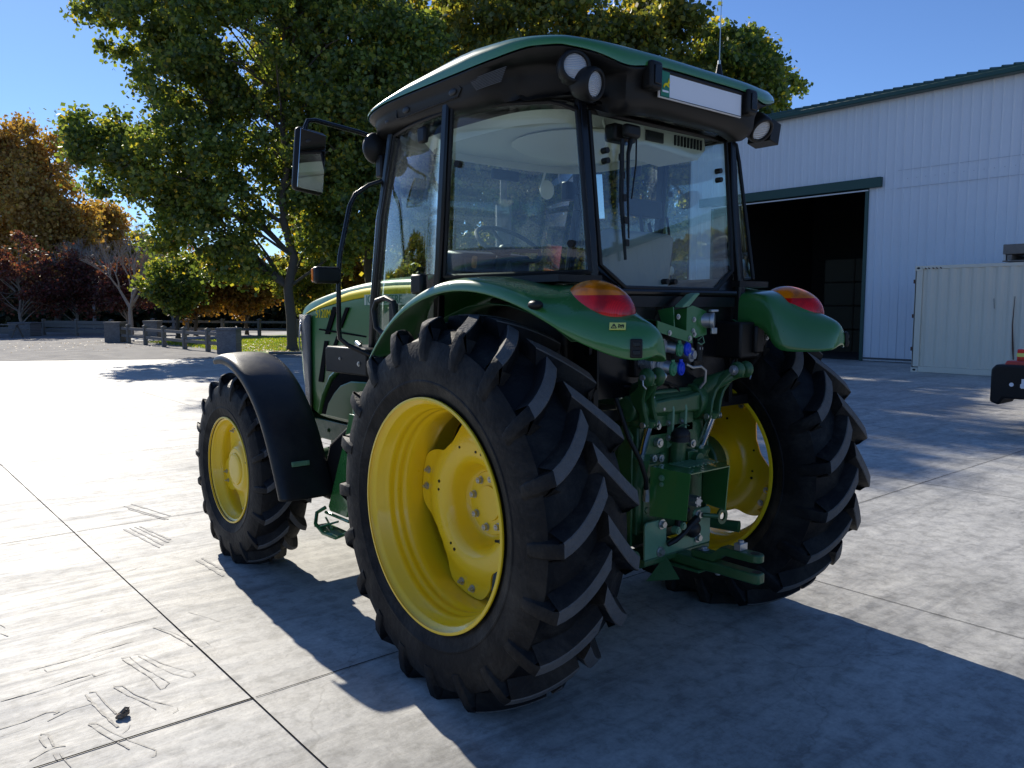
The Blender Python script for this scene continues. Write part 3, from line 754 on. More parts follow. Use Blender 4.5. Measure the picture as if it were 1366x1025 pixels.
for k, f in ((1.0, 0), (1.002, .25), (.996, .55), (.978, .85), (.94, .97), (.85, 1.05), (.7, 1.18), (.5, 1.3), (.25, 1.38), (.02, 1.4)):
    r_ = []
    for i in range(NT):
        th = 2*PI*(i+.5)/NT; x, y = plan(th, k); xe, ye = plan(th, 1)
        e = ze(xe, ye); t = lerp_tab(TOP, y)
        z = e+(t-e)*f if f <= 1 else t+(f-1)*.10
        r_.append(V(x, y, z))
    rows.append(r_)
mb = MB(); mb.grid(rows, cv=True); mb.add(rows[-1], [tuple(range(NT))])
roof = mb.build('roof', 'green', tractor, sharp=50)
# black under-shell: fascia folded inwards, with lamp recesses at the rear corners
rows = []
def rec(x, y):
    a = abs(x); f = 0
    if y < .1:
        f = max(0, 1-abs((a-.70)/.20)**3) if a < .90 else 0
        f *= min(1, max(0, (.02-y)/.16))
    return max(0, min(1, f))
for k, dz in ((.990, -.003), (.985, -.012), (.965, -.030), (.955, -.060), (.950, -.105), (.935, -.130), (.90, -.150), (.84, -.150)):
    r_ = []
    for i in range(NT):
        th = 2*PI*(i+.5)/NT; xe, ye = plan(th, 1); f = rec(xe, ye) if dz < -.008 else 0
        kk = k-(.17*f if dz > -.14 else .10*f); x, y = plan(th, kk)
        if y < -.3 and dz < -.02: y += .0
        e = ze(xe, ye); base = e if (ye > -.3) else lerp_tab(EDG, -.3)*.35+e*.65
        r_.append(V(x, y, min(e, base)+dz*(1.12 if ye < -.2 else 1.0-.30*min(1, max(0, (ye-.35)/.6)))))
    rows.append(r_)
mb = MB(); mb.grid(rows, cv=True); us = mb.build('roof_underside', 'black', roof, solid=.004, sharp=55)
mb = MB(); mb.add([V(x*.98, y, 2.612) for x, y in [plan(2*PI*(i+.5)/NT, .86) for i in range(NT)]], [tuple(range(NT))]); 
mb.build('roof_liner', 'black', roof, smooth=False)
mb = MB(); pl = []
for i in range(48):
    th = 2*PI*i/48; c, s_ = math.cos(th), math.sin(th); pl.append(V(.66*math.copysign(abs(c)**.5, c), .37+.60*math.copysign(abs(s_)**.5, s_), 2.596))
mb.add(pl, [tuple(range(48))])
mb.grid([pl, [p*1+V(0, 0, -.05)-V((p.x)*.06, (p.y-.37)*.06, 0) for p in pl]], cv=True)
mb.ell((.12, .30, 2.585), (.44, .40, .045), 8, 24); mb.build('headliner', 'beige', roof, smooth=True)
mb = MB(); mb.prism([(-.02, 2.50), (.40, 2.47), (.46, 2.53), (.44, 2.60), (-.04, 2.60)], 'y', -.22, .05); hvac = mb.build('air_vent_box', 'beige', roof, bevel=.012)
mb = MB()
for i in range(9): mb.box((.20+i*.026, -.224, 2.545), (.010, .008, .05))
mb.build('vent_slot', 'ink', hvac)
mb = MB(); mb.box((.04, -.226, 2.54), (.13, .01, .05)); mb.build('radio', 'ink', hvac, bevel=.003)
mb = MB(); mb.lathe([(0, .045), (-.012, .042), (-.010, .028)], c=(-.26, -.20, 2.575), axis='y', n=24); mb.ell((-.26, -.19, 2.575), (.028, .010, .028), 6, 12, mi=1); mb.build('air_nozzle', ['beige', 'ink'], roof)
# long service flap and slotted vents on the left fascia
for s in (-1, 1):
    def fp(y, dz, off=.004):
        # point on the fascia at station y
        e = ze(s*.84, y); k = .955
        xx = .850*(abs(1-abs((y-cyr)/by)**NE))**(1/NE)
        return V(s*(xx*.957+off), y, e+dz)
    mb = MB()
    pts = [fp(.75, -.035), fp(.55, -.035), fp(.35, -.035), fp(.22, -.036), fp(.19, -.06), fp(.22, -.092), fp(.45, -.094), fp(.68, -.094), fp(.75, -.085), fp(.75, -.035)]
    mb.tube(pts, .0035, 6, caps=False); mb.build('service_flap', 'black_gloss', us)
    for y in (.66, .26):
        mb = MB(); c = fp(y, -.062, .005); mb.ell(c, (.006, .030, .016), 6, 14); mb.build('flap_latch', 'ink', us)
    mb = MB(); mb.ell(fp(.86, -.075, .004), (.006, .024, .010), 6, 14); mb.build('drain_slot', 'ink', us)
    mb = MB()
    for i in range(9):
        z = -.040-.0065*i; mb.tube([fp(.13-.006*i, z, .004), fp(.0, z, .005), fp(-.12+.004*i, z, .004)], .0022, 5)
    mb.build('intake_grille', 'mesh_grey', us)
# rear board, side markers
mb = MB(); mb.box((-.0, -.531, 2.672), (.600, .012, .118)); board = mb.build('number_board', 'white', roof, bevel=.002)
mb = MB(); mb.box((-.268, -.539, 2.672), (.058, .004, .112), mi=0)
mb.build('board_green_end', 'decal_green', board, smooth=False)
mb = MB()
for z in (2.726, 2.618): mb.box((0, -.5395, z), (.59, .003, .0022))
for x in (-.297, .297): mb.box((x, -.5395, 2.672), (.0022, .003, .108))
mb.build('board_edge_line', 'ink', board, smooth=False)
mb = MB(); y = -.5425
deer = [(-.283, 2.660), (-.276, 2.671), (-.267, 2.676), (-.256, 2.676), (-.250, 2.686), (-.246, 2.700), (-.243, 2.688), (-.238, 2.683), (-.245, 2.676), (-.249, 2.668), (-.241, 2.660), (-.252, 2.661), (-.262, 2.666), (-.272, 2.663), (-.279, 2.652)]
mb.prism(deer, 'y', y-.001, y+.001); mb.build('board_emblem', 'stripe', board, smooth=False)
mb = MB(); mb.box((-.268, y, 2.640), (.040, .002, .008)); mb.build('board_lettering', 'white', board, smooth=False)
for s in (-1, 1):
    mb = MB(); mb.box((s*.352, -.540, 2.690), (.076, .058, .118)); b = mb.build('marker_box', 'black', roof, bevel=.014, seg=3)
    mb = MB(); mb.box((s*.352+(.0), -.573, 2.69), (.044, .006, .078)); mb.build('marker_lens', 'black_gloss', b, bevel=.006)
# work lamps: drum housing, bezel and ribbed lens
def work_lamp(c, d, r=.062, depth=.095):
    c = Vector(c); d = Vector(d).normalized(); mb = MB()
    _, u, w = mb.frame(d); rings = []
    for t, rr in [(-depth, .02), (-depth, r*.65), (-depth*.80, r*1.02), (-depth*.45, r*1.22), (-.012, r*1.25), (.006, r*1.16), (.010, r*1.05), (.008, r*.93), (-.004, r*.88)]:
        rings.append([c+d*t+(u*math.cos(2*PI*k/36)+w*math.sin(2*PI*k/36))*rr for k in range(36)])
    mb.grid(rings, cv=True); mb.add(rings[0], [tuple(range(36))])
    h = mb.build('work_lamp', 'black', roof, sharp=50)
    mb = MB(); rings = []
    for q in range(6):
        rr = r*.91*q/5+.0005; rings.append([c+d*(.006-.010*(q/5)**2)+(u*math.cos(2*PI*k/36)+w*math.sin(2*PI*k/36))*rr for k in range(36)])
    mb.grid(rings, cv=True); mb.build('lamp_lens', 'lens', h)
    mb = MB(); mb.tube([c-d*depth*.6+V(0, 0, r*.8), c-d*depth*.6+V(0, .0, r+.035)], .010, 8)
    mb.bolt(c-d*depth*.5+w*0+V(-.0, -.005, r*1.0+.012), (-.3, -1, 0), .009, .010, mi=0); mb.build('lamp_bracket', 'zinc', h)
work_lamp((-.700, -.430, 2.690), (-.50, -1, -.02), .056, .11); work_lamp((-.628, -.470, 2.622), (.15, -1, -.22), .056, .11)
work_lamp((.652, -.420, 2.622), (-.15, -.75, -.62), .058, .12)
mb = MB(); mb.box((.815, -.33, 2.640), (.085, .14, .115), Matrix.Rotation(R(12), 3, 'Y')); mb.tube([(.80, -.28, 2.69), (.77, -.25, 2.74)], .012, 8); mb.build('side_lamp_housing', 'black', roof, bevel=.008)
# front lamp and pivot on the left front corner, mirror arms
def mirror(s):
    mb = MB()
    mb.tube([(s*.69, 1.06, 2.56), (s*.735, 1.14, 2.655), (s*.80, 1.17, 2.675), (s*1.04, 1.20, 2.708), (s*1.085, 1.20, 2.700), (s*1.10, 1.20, 2.665), (s*1.10, 1.205, 2.60)], .0125, 12)
    a = mb.build('mirror_arm', 'black_gloss', tractor)
    cx, cy_, cz_ = s*1.078, 1.19, 2.49; rot = Matrix.Rotation(R(-s*8), 3, 'Z') @ Matrix.Rotation(R(-s*5.5), 3, 'Y')
    mb = MB(); mb.box((cx, cy_+.022, cz_), (.186, .050, .335), rot); h = mb.build('mirror_housing', 'black', a, bevel=.024, seg=4)
    mb = MB(); mb.box(V(cx, cy_+.022, cz_)+rot @ V(0, -.0265, 0), (.160, .003, .308), rot); mb.build('mirror_glass', 'mirror_glass', h, bevel=.014, seg=4)
    mb = MB(); mb.ell((s*.735, 1.10, 2.585), (.075, .06, .085), 10, 18); mb.box((s*.70, 1.05, 2.48), (.10, .06, .12)); mb.box((s*.72, .985, 2.40), (.05, .05, .10)); mb.ell((s*.70, .965, 2.57), (.045, .035, .080), 10, 16)
    mb.build('front_lamp_pod', 'black', tractor, bevel=.01)
mirror(-1); mirror(1)
# antenna
mb = MB(); mb.lathe([(0, .024), (.012, .022), (.05, .014), (.075, .010)], c=(.36, -.36, 2.835), axis='z', n=20)
an = mb.build('antenna', ['black'], tractor)
mb = MB(); mb.tube([(.36, -.36, 2.83+.06), (.361, -.36, 2.93)], .008, 8); mb.tube([(.361, -.36, 2.92), (.37, -.36, 3.35)], [.003, .0012], 6); mb.build('antenna_rod', 'zinc', an)
# grab rails with indicator lamps
for s in (-1, 1):
    mb = MB()
    mb.tube([(s*.74, 1.02, 2.40), (s*.80, 1.06, 2.375), (s*.865, 1.10, 2.325), (s*.900, 1.10, 2.26), (s*.965, 1.10, 1.99), (s*.975, 1.10, 1.90), (s*.980, 1.10, 1.60), (s*.975, 1.10, 1.545), (s*.94, 1.08, 1.51), (s*.85, 1.0, 1.455), (s*.80, .97, 1.44)], .0130, 12)
    g = mb.build('grab_rail', 'black_gloss', tractor)
    mb = MB(); mb.box((s*1.045, 1.10, 1.885), (.150, .055, .088)); l = mb.build('indicator_lamp', 'black', g, bevel=.016, seg=3)
    mb = MB(); mb.box((s*1.045+s*.0, 1.134, 1.885), (.135, .022, .075)); mb.box((s*1.118, 1.118, 1.885), (.012, .022, .068)); mb.build('indicator_lens', 'amber_lens', l, bevel=.006)
# handle frame beside the door
for s in (-1, 1):
    mb = MB(); Z = lambda z: 1.575+(z-1.55)*.66
    mb.tube([(s*.86, .72, Z(1.66)), (s*.865, .69, Z(1.585)), (s*.86, .76, Z(1.55)), (s*.855, .86, Z(1.555)), (s*.86, .91, Z(1.60)), (s*.86, .93, Z(1.74)), (s*.86, .90, Z(1.81)), (s*.86, .81, Z(1.835)), (s*.86, .73, Z(1.80)), (s*.86, .71, Z(1.70)), (s*.86, .72, Z(1.66))], .015, 10, caps=False)
    mb.box((s*.855, .74, Z(1.70)), (.03, .045, .12)); mb.build('door_grab_handle', 'black', tractor, bevel=.004)
# interior
mb = MB(); c = V(0, .84, 2.085); rt = Matrix.Rotation(R(33), 3, 'X'); rg = [c+rt @ V(.200*math.cos(2*PI*k/40), .200*math.sin(2*PI*k/40), 0) for k in range(41)]
mb.tube(rg, .0135, 10, caps=False)
for a in (R(200), R(-20), R(90)): mb.tube([c+rt @ V(.195*math.cos(a), .195*math.sin(a), 0), c+rt @ V(.04*math.cos(a), .04*math.sin(a), -.03)], .012, 8)
mb.ell(c+rt @ V(0, 0, -.03), (.05, .05, .03), 8, 16)
sw = mb.build('steering_wheel', 'black', tractor)
mb = MB(); mb.tube([c+rt @ V(0, 0, -.04), (0, .97, 1.9), (0, 1.08, 1.5), (0, 1.1, 1.25)], [.035, .05, .09, .12], 14); mb.build('steering_column', 'black', tractor)
mb = MB(); mb.prism([(.93, 2.03), (1.14, 2.06), (1.18, 1.95), (1.18, 1.25), (1.02, 1.25), (.96, 1.8)], 'x', -.26, .26); das = mb.build('dashboard', 'black', tractor, bevel=.02)
mb = MB(); mb.box((-.08, .935, 1.97), (.34, .02, .09), Matrix.Rotation(R(-15), 3, 'X')); mb.build('instrument_panel', 'ink', das, bevel=.006)
mb = MB(); mb.tube([(-.21, .90, 1.95), (-.235, .86, 2.0)], .016, 10); mb.build('shuttle_lever', 'amber', das)
mb = MB(); mb.box((0, .12, 1.66), (.50, .50, .13)); mb.box((0, -.13, 1.86), (.48, .11, .46), Matrix.Rotation(R(8), 3, 'X')); mb.box((0, .1, 1.45), (.40, .40, .30))
mb.build('driver_seat', 'seat', tractor, bevel=.04, seg=4)
mb = MB(); mb.box((-.27, .13, 1.86), (.06, .34, .05)); mb.box((.27, .13, 1.86), (.06, .34, .05)); mb.build('armrest', 'beige', tractor, bevel=.02, seg=3)
mb = MB(); mb.prism([(-.25, 1.3), (.80, 1.3), (.80, 1.70), (.35, 1.82), (-.25, 1.80)], 'x', .36, .58); con = mb.build('side_console', 'black', tractor, bevel=.02)
mb = MB(); mb.prism([(-.25, 1.3), (.30, 1.3), (.30, 1.76), (-.25, 1.80)], 'x', -.58, -.40); mb.build('side_console', 'black', tractor, bevel=.02)
mb = MB()
for x, y, h_ in ((.44, .35, .14), (.50, .30, .12), (.44, .12, .13), (.50, .05, .10)):
    mb.tube([(x, y, 1.78), (x, y-.02, 1.80+h_)], .007, 8); mb.ell((x, y-.02, 1.815+h_), (.018, .018, .026), 8, 12, mi=1)
mb.build('control_lever', ['black', 'beige'], con)
# monitor pillar, exhaust stack beside the windscreen
mb = MB(); mb.tube([(.52, 1.52, 1.6), (.52, 1.52, 2.42)], .055, 16); mb.tube([(.52, 1.52, 2.42), (.52, 1.52, 2.60), (.50, 1.47, 2.68)], .024, 12); mb.build('exhaust_stack', 'mesh_grey', tractor)
# interior mirror and far handset, rear wiper with its motor
mb = MB(); mb.box((.05, .93, 2.50), (.20, .02, .06)); mb.tube([(.05, .95, 2.52), (.05, 1.0, 2.60)], .006, 6); mb.build('inner_mirror', 'black', tractor, bevel=.008)
mb = MB(); mb.ell((.36, .90, 2.44), (.055, .03, .060), 8, 16); mb.tube([(.36, .95, 2.47), (.42, .98, 2.57)], .008, 6); mb.build('cab_fan', 'beige', tractor)
mb = MB(); mb.box((-.27, -.285, 2.50), (.15, .07, .08)); mb.box((-.28, -.36, 2.50), (.10, .04, .06))
wp = mb.build('wiper_motor', 'black', tractor, bevel=.015)
mb = MB(); yw = lambda z: ry(z)-.035
mb.tube([(-.26, yw(2.49), 2.49), (-.295, yw(2.40), 2.40), (-.315, yw(2.2), 2.20), (-.325, yw(2.02), 2.02)], [.012, .009, .006, .004], 8)
mb.tube([(-.33, yw(2.44), 2.46), (-.345, yw(2.2)+.012, 2.20), (-.335, yw(1.93)+.018, 1.925)], [.010, .012, .007], 6)
for z in (2.38, 2.30, 2.2, 2.1, 2.0): mb.box((-.338, yw(z)+.003, z), (.020, .016, .03))
mb.tube([(-.23, yw(2.49), 2.49), (-.245, yw(2.36), 2.36), (-.29, yw(2.2), 2.2)], .004, 6)
mb.build('wiper_arm', 'black', wp)
# hanging handset lead and display inside the rear right of the cab
mb = MB()
mb.tube([(.20, .0, 2.20), (.21, -.02, 2.05), (.22, -.02, 1.92), (.26, -.02, 1.88), (.30, -.02, 1.92), (.30, -.01, 2.06), (.27, 0, 2.16)], .010, 8); mb.box((.26, .05, 2.24), (.30, .05, .09)); mb.tube([(.42, .0, 2.2), (.44, -.02, 2.0), (.40, -.02, 1.85)], .008, 8)
mb.build('monitor_unit', 'ink', tractor, bevel=.006)
# ------------------------------------------------------------------ rear linkage
# rockshaft and lift arms
mb = MB(); mb.cyl((-.30, -.36, 1.245), (.30, -.36, 1.245), .062, .062, 24); mb.prism([(-.26, 1.22), (-.20, 1.275), (-.05, 1.285), (.05, 1.285), (.20, 1.30), (.27, 1.34), (.30, 1.31), (.24, 1.20)], 'y', -.43, -.36); mb.box((0, -.30, 1.20), (.44, .16, .15)); mb.prism([(-.40, 1.10), (-.22, 1.05), (-.22, 1.33), (-.34, 1.31), (-.40, 1.26)], 'x', -.17, .17)
mb.build('rockshaft_housing', 'green_cast', tractor, bevel=.012)
for s in (-1, 1):
    mb = MB()
    # curved arm: deep at the shaft, waisted, then a forked eye
    A = [(-.28, 1.235, .085, .034), (-.34, 1.275, .078, .036), (-.40, 1.318, .058, .034), (-.46, 1.352, .042, .028), (-.51, 1.380, .034, .024), (-.545, 1.400, .032, .022)]
    rings = []
    for i, (y, z, h, w) in enumerate(A):
        x = s*(.205+.125*(i/5)**1.3); up = V(0, .62, .75); c0 = V(x, y, z)
        rings.append([c0+V(w*math.cos(q)*1.0, 0, 0)+up*h*math.copysign(abs(math.sin(q))**.7, math.sin(q)) for q in [2*PI*m/14 for m in range(14)]])
    mb.grid(rings, cv=True); mb.add(rings[0], [tuple(range(14))]); mb.add(rings[-1], [tuple(range(14))])
    mb.cyl((s*.215-.045, -.36, 1.245), (s*.215+.045, -.36, 1.245), .090, .090, 28)
    # curved cheeks that drop to the ram head
    for d in (-.033, .033):
        poly = [(-.545, 1.395), (-.515, 1.410), (-.450, 1.350), (-.400, 1.320), (-.405, 1.275), (-.428, 1.225), (-.434, 1.180), (-.445, 1.160), (-.470, 1.162), (-.478, 1.200), (-.474, 1.255), (-.480, 1.300), (-.505, 1.345)]
        X = lambda z: s*(.236+.072*min(1, max(0, (z-1.20)/.20)))
        n = len(poly); mb.add([V(X(z)+d-.009, y, z) for y, z in poly]+[V(X(z)+d+.009, y, z) for y, z in poly], [(q, (q+1) % n, n+(q+1) % n, n+q) for q in range(n)]+[tuple(range(n))[::-1], tuple(range(n, 2*n))])
    arm = mb.build('lift_arm', 'green_cast', tractor, bevel=.008)
    mb = MB()
    for x in (s*.300, s*.372): mb.ell((x, -.552, 1.408), (.024, .042, .042), 10, 20)
    mb.box((s*.335, -.53, 1.385), (.09, .05, .035))
    mb.build('arm_clevis', 'green_cast', arm, bevel=.006)
    mb = MB(); mb.cyl((s*.25, -.552, 1.408), (s*.405, -.552, 1.408), .013, .013, 14); mb.bolt((s*.272, -.552, 1.408), (-s, -.1, 0), .017, .012); mb.tube([(s*.40, -.552, 1.41), (s*.405, -.56, 1.375), (s*.39, -.565, 1.36)], .004, 6); mb.build('clevis_pin', 'alu', arm)
    # lift ram: chrome rod, green barrel
    p0 = V(s*.238, -.456, 1.178); p1 = V(s*.228, -.398, 1.020); p2 = V(s*.205, -.31, .72)
    mb = MB(); mb.cyl(p0+(p0-p1)*.14, p0+(p1-p0)*.05, .026, .024, 18); mb.cyl(p1, p2, .047, .047, 28); mb.cyl(p1+(p0-p1)*.02, p1+(p1-p0)*.10, .050, .050, 28)
    ram = mb.build('lift_ram', 'green_cast', tractor)
    mb = MB(); mb.cyl(p0, p1, .0200, .0200, 24); mb.build('ram_rod', 'chrome', ram)
    mb = MB(); mb.cyl(p0+V(-.05, 0, 0), p0+V(.05, 0, 0), .014, .014, 12); mb.bolt(p0+V(.052, 0, 0), (1, 0, 0), .013, .01); mb.build('ram_pin', 'zinc', ram)
    # ribs that stiffen the housing side
    mb = MB(); mb.prism([(-.40, 1.12), (-.34, 1.20), (-.30, .95), (-.36, .60), (-.40, .60)], 'x', s*.285-.006, s*.285+.006); mb.build('side_rib', 'green_cast', tractor, bevel=.003)
# top link bracket: two slotted upright plates
mb = MB()
for x in (-.032, .064):
    mb.prism([(-.37, 1.27), (-.425, 1.265), (-.435, 1.225), (-.430, 1.06), (-.40, 1.035), (-.37, 1.05)], 'x', x-.007, x+.007)
tb = mb.build('top_link_bracket', 'green_light', tractor, bevel=.004)
mb = MB()
for z in (1.235, 1.16, 1.09): mb.bolt((-.040, -.408, z), (-1, 0, 0), .011, .009); mb.bolt((.057, -.408, z), (-1, 0, 0), .012, .010)
mb.build('bracket_bolt', 'zinc', tb)
mb = MB(); mb.ell((.0, -.45, 1.105), (.050, .046, .040), 10, 20); mb.cyl((0, -.45, 1.075), (0, -.45, 1.10), .050, .046, 24); mb.build('pto_boot', 'black', tractor)
mb = MB(); mb.cyl((0, -.44, 1.085), (0, -.43, .95), .038, .038, 24); mb.cyl((0, -.44, 1.08), (0, -.44, 1.065), .047, .047, 24); mb.tube([(0, -.50, 1.155), (-.01, -.47, 1.16), (-.03, -.455, 1.145)], .004, 6)
mb.box((.075, -.44, .985), (.075, .06, .075)); mb.cyl((.09, -.47, .985), (.09, -.50, .985), .030, .030, 20)
mb.build('control_tube', 'green_cast', tractor, bevel=.004)
mb = MB()
for x, z, r in ((-.118, 1.075, .022), (-.105, 1.00, .018), (-.155, 1.005, .017), (.135, 1.045, .020), (.055, 1.005, .014), (-.13, 1.155, .016), (-.10, 1.235, .014)):
    mb.cyl((x, -.402, z), (x, -.425, z), r, r, 20); mb.cyl((x, -.424, z), (x, -.432, z), r*.62, r*.58, 6)
mb.build('housing_bolt', 'zinc', tractor)
mb = MB()
for x, z, r in ((-.085, 1.0, .026), (.02, .99, .018), (-.16, .90, .022), (-.19, .84, .018), (-.19, .76, .018), (-.2, 1.12, .02)):
    mb.cyl((x, -.36, z), (x, -.415, z), r, r*.9, 18)
mb.box((-.165, -.385, .82), (.10, .05, .32)); mb.build('cast_boss', 'green_cast', tractor, bevel=.004)
# master shield over the shaft stub
mb = MB()
mb.add([V(-.206, -.44, .977), V(.206, -.44, .977), V(.150, -.628, .963), V(-.150, -.628, .963)], [(0, 1, 2, 3)])
mb.add([V(-.206, -.44, .977), V(-.150, -.628, .963), V(-.152, -.610, .742), V(-.206, -.44, .742)], [(0, 1, 2, 3)])
mb.add([V(.206, -.44, .977), V(.150, -.628, .963), V(.152, -.610, .742), V(.206, -.44, .742)], [(0, 1, 2, 3)])
sh = mb.build('shaft_shield', 'green', tractor, solid=.007, smooth=False)
mb = MB()
for i in range(8): mb.box((-.105+i*.03, -.53, .981), (.012, .12, .003))
mb.bolt((-.196, -.50, .93), (-1, -.3, 0), .010, .008); mb.bolt((-.196, -.50, .90), (-1, -.3, 0), .008, .006)
mb.build('tread_strip', 'green_light', sh, smooth=False)
mb = MB(); mb.cyl((0, -.40, .80), (0, -.46, .80), .075, .070, 28); mb.cyl((0, -.46, .80), (0, -.565, .80), .019, .019, 20, mi=1)
for k in range(6):
    a = 2*PI*k/6; mb.box((.021*math.cos(a), -.535, .80+.021*math.sin(a)), (.010, .06, .010), Matrix.Rotation(-a, 3, 'Y'), mi=1)
mb.build('drive_shaft_stub', ['green_cast', 'alu'], tractor)
# drawbar support: upright plate with a window, four bolts
mb = MB()
for s in (-1, 1):
    mb.prism([(s*.262 if s < 0 else .095, .545), (s*.262 if s < 0 else .225, .545), (-.262 if s < 0 else .225, .712), (-.250 if s < 0 else .212, .728), (-.135 if s < 0 else .105, .728), (-.118 if s < 0 else .090, .715), (-.118 if s < 0 else .090, .60)] if s > 0 else [(-.270, .545), (-.115, .545), (-.115, .70), (-.130, .722), (-.258, .722), (-.270, .710)], 'y', -.470, -.458)
mb.prism([(-.116, .545), (.096, .545), (.096, .600), (.05, .612), (-.08, .612), (-.116, .600)], 'y', -.4695, -.4585)
pl_ = mb.build('drawbar_support', 'green_light', tractor, bevel=.004)
mb = MB()
for x, z in ((-.155, .700), (-.165, .570), (.120, .700), (.120, .585)):
    mb.cyl((x, -.470, z), (x, -.476, z), .024, .024, 20); mb.cyl((x, -.476, z), (x, -.492, z), .017, .016, 6)
mb.build('plate_bolt', 'zinc', pl_)
mb = MB(); mb.tube([(-.13, -.49, .60), (-.09, -.50, .615), (-.03, -.50, .635), (.03, -.49, .66), (.08, -.50, .695)], [.010, .014, .012, .016, .02], 8); mb.ell((.06, -.49, .64), (.05, .03, .04), 8, 14); mb.tube([(-.05, -.48, .66), (-.04, -.48, .73), (.03, -.48, .74)], .015, 8)
mb.build('linkage_rod', 'black', tractor)
mb = MB(); mb.cyl((.13, -.49, .70), (.20, -.53, .69), .012, .012, 12); mb.lathe([(-.006, .022), (-.006, .040), (.006, .040), (.006, .022)], c=(.235, -.53, .685), axis='y', n=24, closed=True); mb.build('hitch_ring', 'green_cast', tractor)
mb = MB()
for x, y, z in ((-.07, -.475, .66), (-.03, -.475, .675)): mb.cyl((x, y, z), (x, y-.03, z), .019, .018, 18); mb.cyl((x-.0, y-.03, z), (x, y-.036, z), .012, .012, 14)
mb.build('valve_plug', 'green_light', tractor)
# drawbar and its clevis
mb = MB()
mb.prism([(-.045, -.30), (.045, -.30), (.045, -.62), (.034, -.70), (.034, -.885), (.022, -.912), (-.022, -.912), (-.034, -.885), (-.034, -.70), (-.045, -.62)], 'z', .492, .540)
mb.prism([(-.25, .44), (-.10, .44), (-.02, .49), (.0, .545), (-.25, .545)][0:0] or [(-.060, -.36), (.060, -.36), (.070, -.46), (.062, -.62), (-.062, -.62), (-.070, -.46)], 'z', .478, .491)
db = mb.build('drawbar', 'green_cast', tractor, bevel=.007)
mb = MB(); R4 = [(-.55, .541), (-.55, .575), (-.66, .578), (-.715, .622), (-.88, .624), (-.88, .588), (-.725, .586), (-.675, .543)]
mb.prism([(y, z) for y, z in R4], 'x', -.034, .034); mb.cyl((0, -.88, .5885), (0, -.88, .6235), .034, .034, 28)
mb.build('clevis_strap', 'green_cast', db, bevel=.005)
mb = MB(); mb.cyl((0, -.875, .6245), (0, -.875, .6255), .020, .020, 20); mb.cyl((0, -.885, .541), (0, -.885, .542), .020, .020, 20); mb.build('pin_hole', 'ink', db)
mb = MB(); mb.bolt((0, -.60, .577), (0, 0, 1), .017, .016); mb.bolt((0, -.68, .490), (0, 0, -1), .014, .014); mb.bolt((0, -.60, .490), (0, 0, -1), .013, .012); mb.box((-.0, -.80, .640), (.055, .035, .032)); mb.cyl((.0, -.80, .63), (0, -.80, .668), .013, .013, 12)
mb.build('drawbar_bolt', 'alu', db, bevel=.002)
mb = MB(); mb.prism([(-.30, .46), (-.44, .50), (-.469, .515), (-.469, .545), (-.30, .545)], 'x', -.268, .225); mb.add([V(-.12, -.47, .545), V(-.10, -.54, .44), V(-.06, -.50, .42), V(-.20, -.42, .42)], [(0, 1, 2, 3)])
mb.build('drawbar_hanger', 'green_cast', tractor, bevel=.006)
# lower links, drawn up in front of the wheels
for s in (-1, 1):
    mb = MB(); mb.tube([(s*.30, -.22, .62), (s*.36, -.40, .60), (s*.40, -.52, .60)], [.03, .026, .03], 12); mb.build('lower_link', 'green_cast', tractor)
# hydraulic remote couplers with dust caps
mb = MB(); mb.box((-.13, -.355, 1.49), (.26, .06, .20)); mb.box((-.13, -.37, 1.60), (.28, .05, .05)); vb = mb.build('valve_block', 'black', tractor, bevel=.008)
for x, z, cap in ((-.030, 1.515, 'green_cap'), (.030, 1.515, 'blue_cap'), (-.075, 1.425, 'green_cap'), (-.015, 1.425, 'blue_cap')):
    mb = MB(); mb.cyl((x-.065, -.36, z+.022), (x-.01, -.445, z+.003), .028, .024, 20); c_ = mb.build('hose_coupler', 'alu', tractor)
    mb = MB(); mb.cyl((x, -.450, z), (x+.003, -.462, z), .033, .033, 24); mb.cyl((x, -.458, z), (x+.004, -.470, z), .027, .020, 24); mb.box((x, -.456, z+.036), (.020, .008, .016)); mb.build('dust_cap', cap, c_, bevel=.002)
for x, z in ((-.14, 1.535), (-.20, 1.545), (-.16, 1.445), (-.21, 1.455)):
    mb = MB(); mb.cyl((x, -.36, z), (x+.025, -.44, z-.005), .030, .030, 20)
    for q in range(7): mb.cyl((x+.003*q, -.375-.010*q, z), (x+.003*q+.001, -.379-.010*q, z), .0325, .0325, 20)
    mb.build('hose_coupler', 'alu', tractor)
mb = MB(); mb.tube([(-.235, -.42, 1.42), (-.245, -.44, 1.37), (-.235, -.45, 1.32), (-.21, -.46, 1.30)], .006, 8); mb.tube([(-.20, -.42, 1.42), (-.205, -.44, 1.34), (-.21, -.45, 1.30)], .006, 8)
mb.cyl((-.245, -.43, 1.41), (-.245, -.43, 1.345), .013, .013, 12); mb.cyl((-.20, -.43, 1.41), (-.20, -.43, 1.345), .013, .013, 12); mb.build('hydraulic_pipe', 'alu', tractor)
mb = MB(); mb.tube([(.03, -.45, 1.443), (.08, -.45, 1.425), (.145, -.45, 1.427), (.185, -.45, 1.405), (.195, -.44, 1.35), (.19, -.40, 1.30)], .0075, 10); mb.build('breather_pipe', 'alu', tractor)
mb = MB(); mb.cyl((.135, -.44, 1.545), (.135, -.44, 1.455), .022, .022, 16); mb.cyl((.135, -.44, 1.555), (.135, -.44, 1.545), .012, .022, 16); mb.box((.135, -.458, 1.515), (.022, .004, .012), mi=1); mb.build('grease_canister', ['black', 'white'], tractor)
mb = MB(); mb.bolt((.065, -.45, 1.487), (.2, -1, 0), .024, .022); mb.cyl((.03, -.43, 1.50), (.065, -.45, 1.487), .018, .024, 14); mb.build('pressure_fitting', 'alu', tractor)
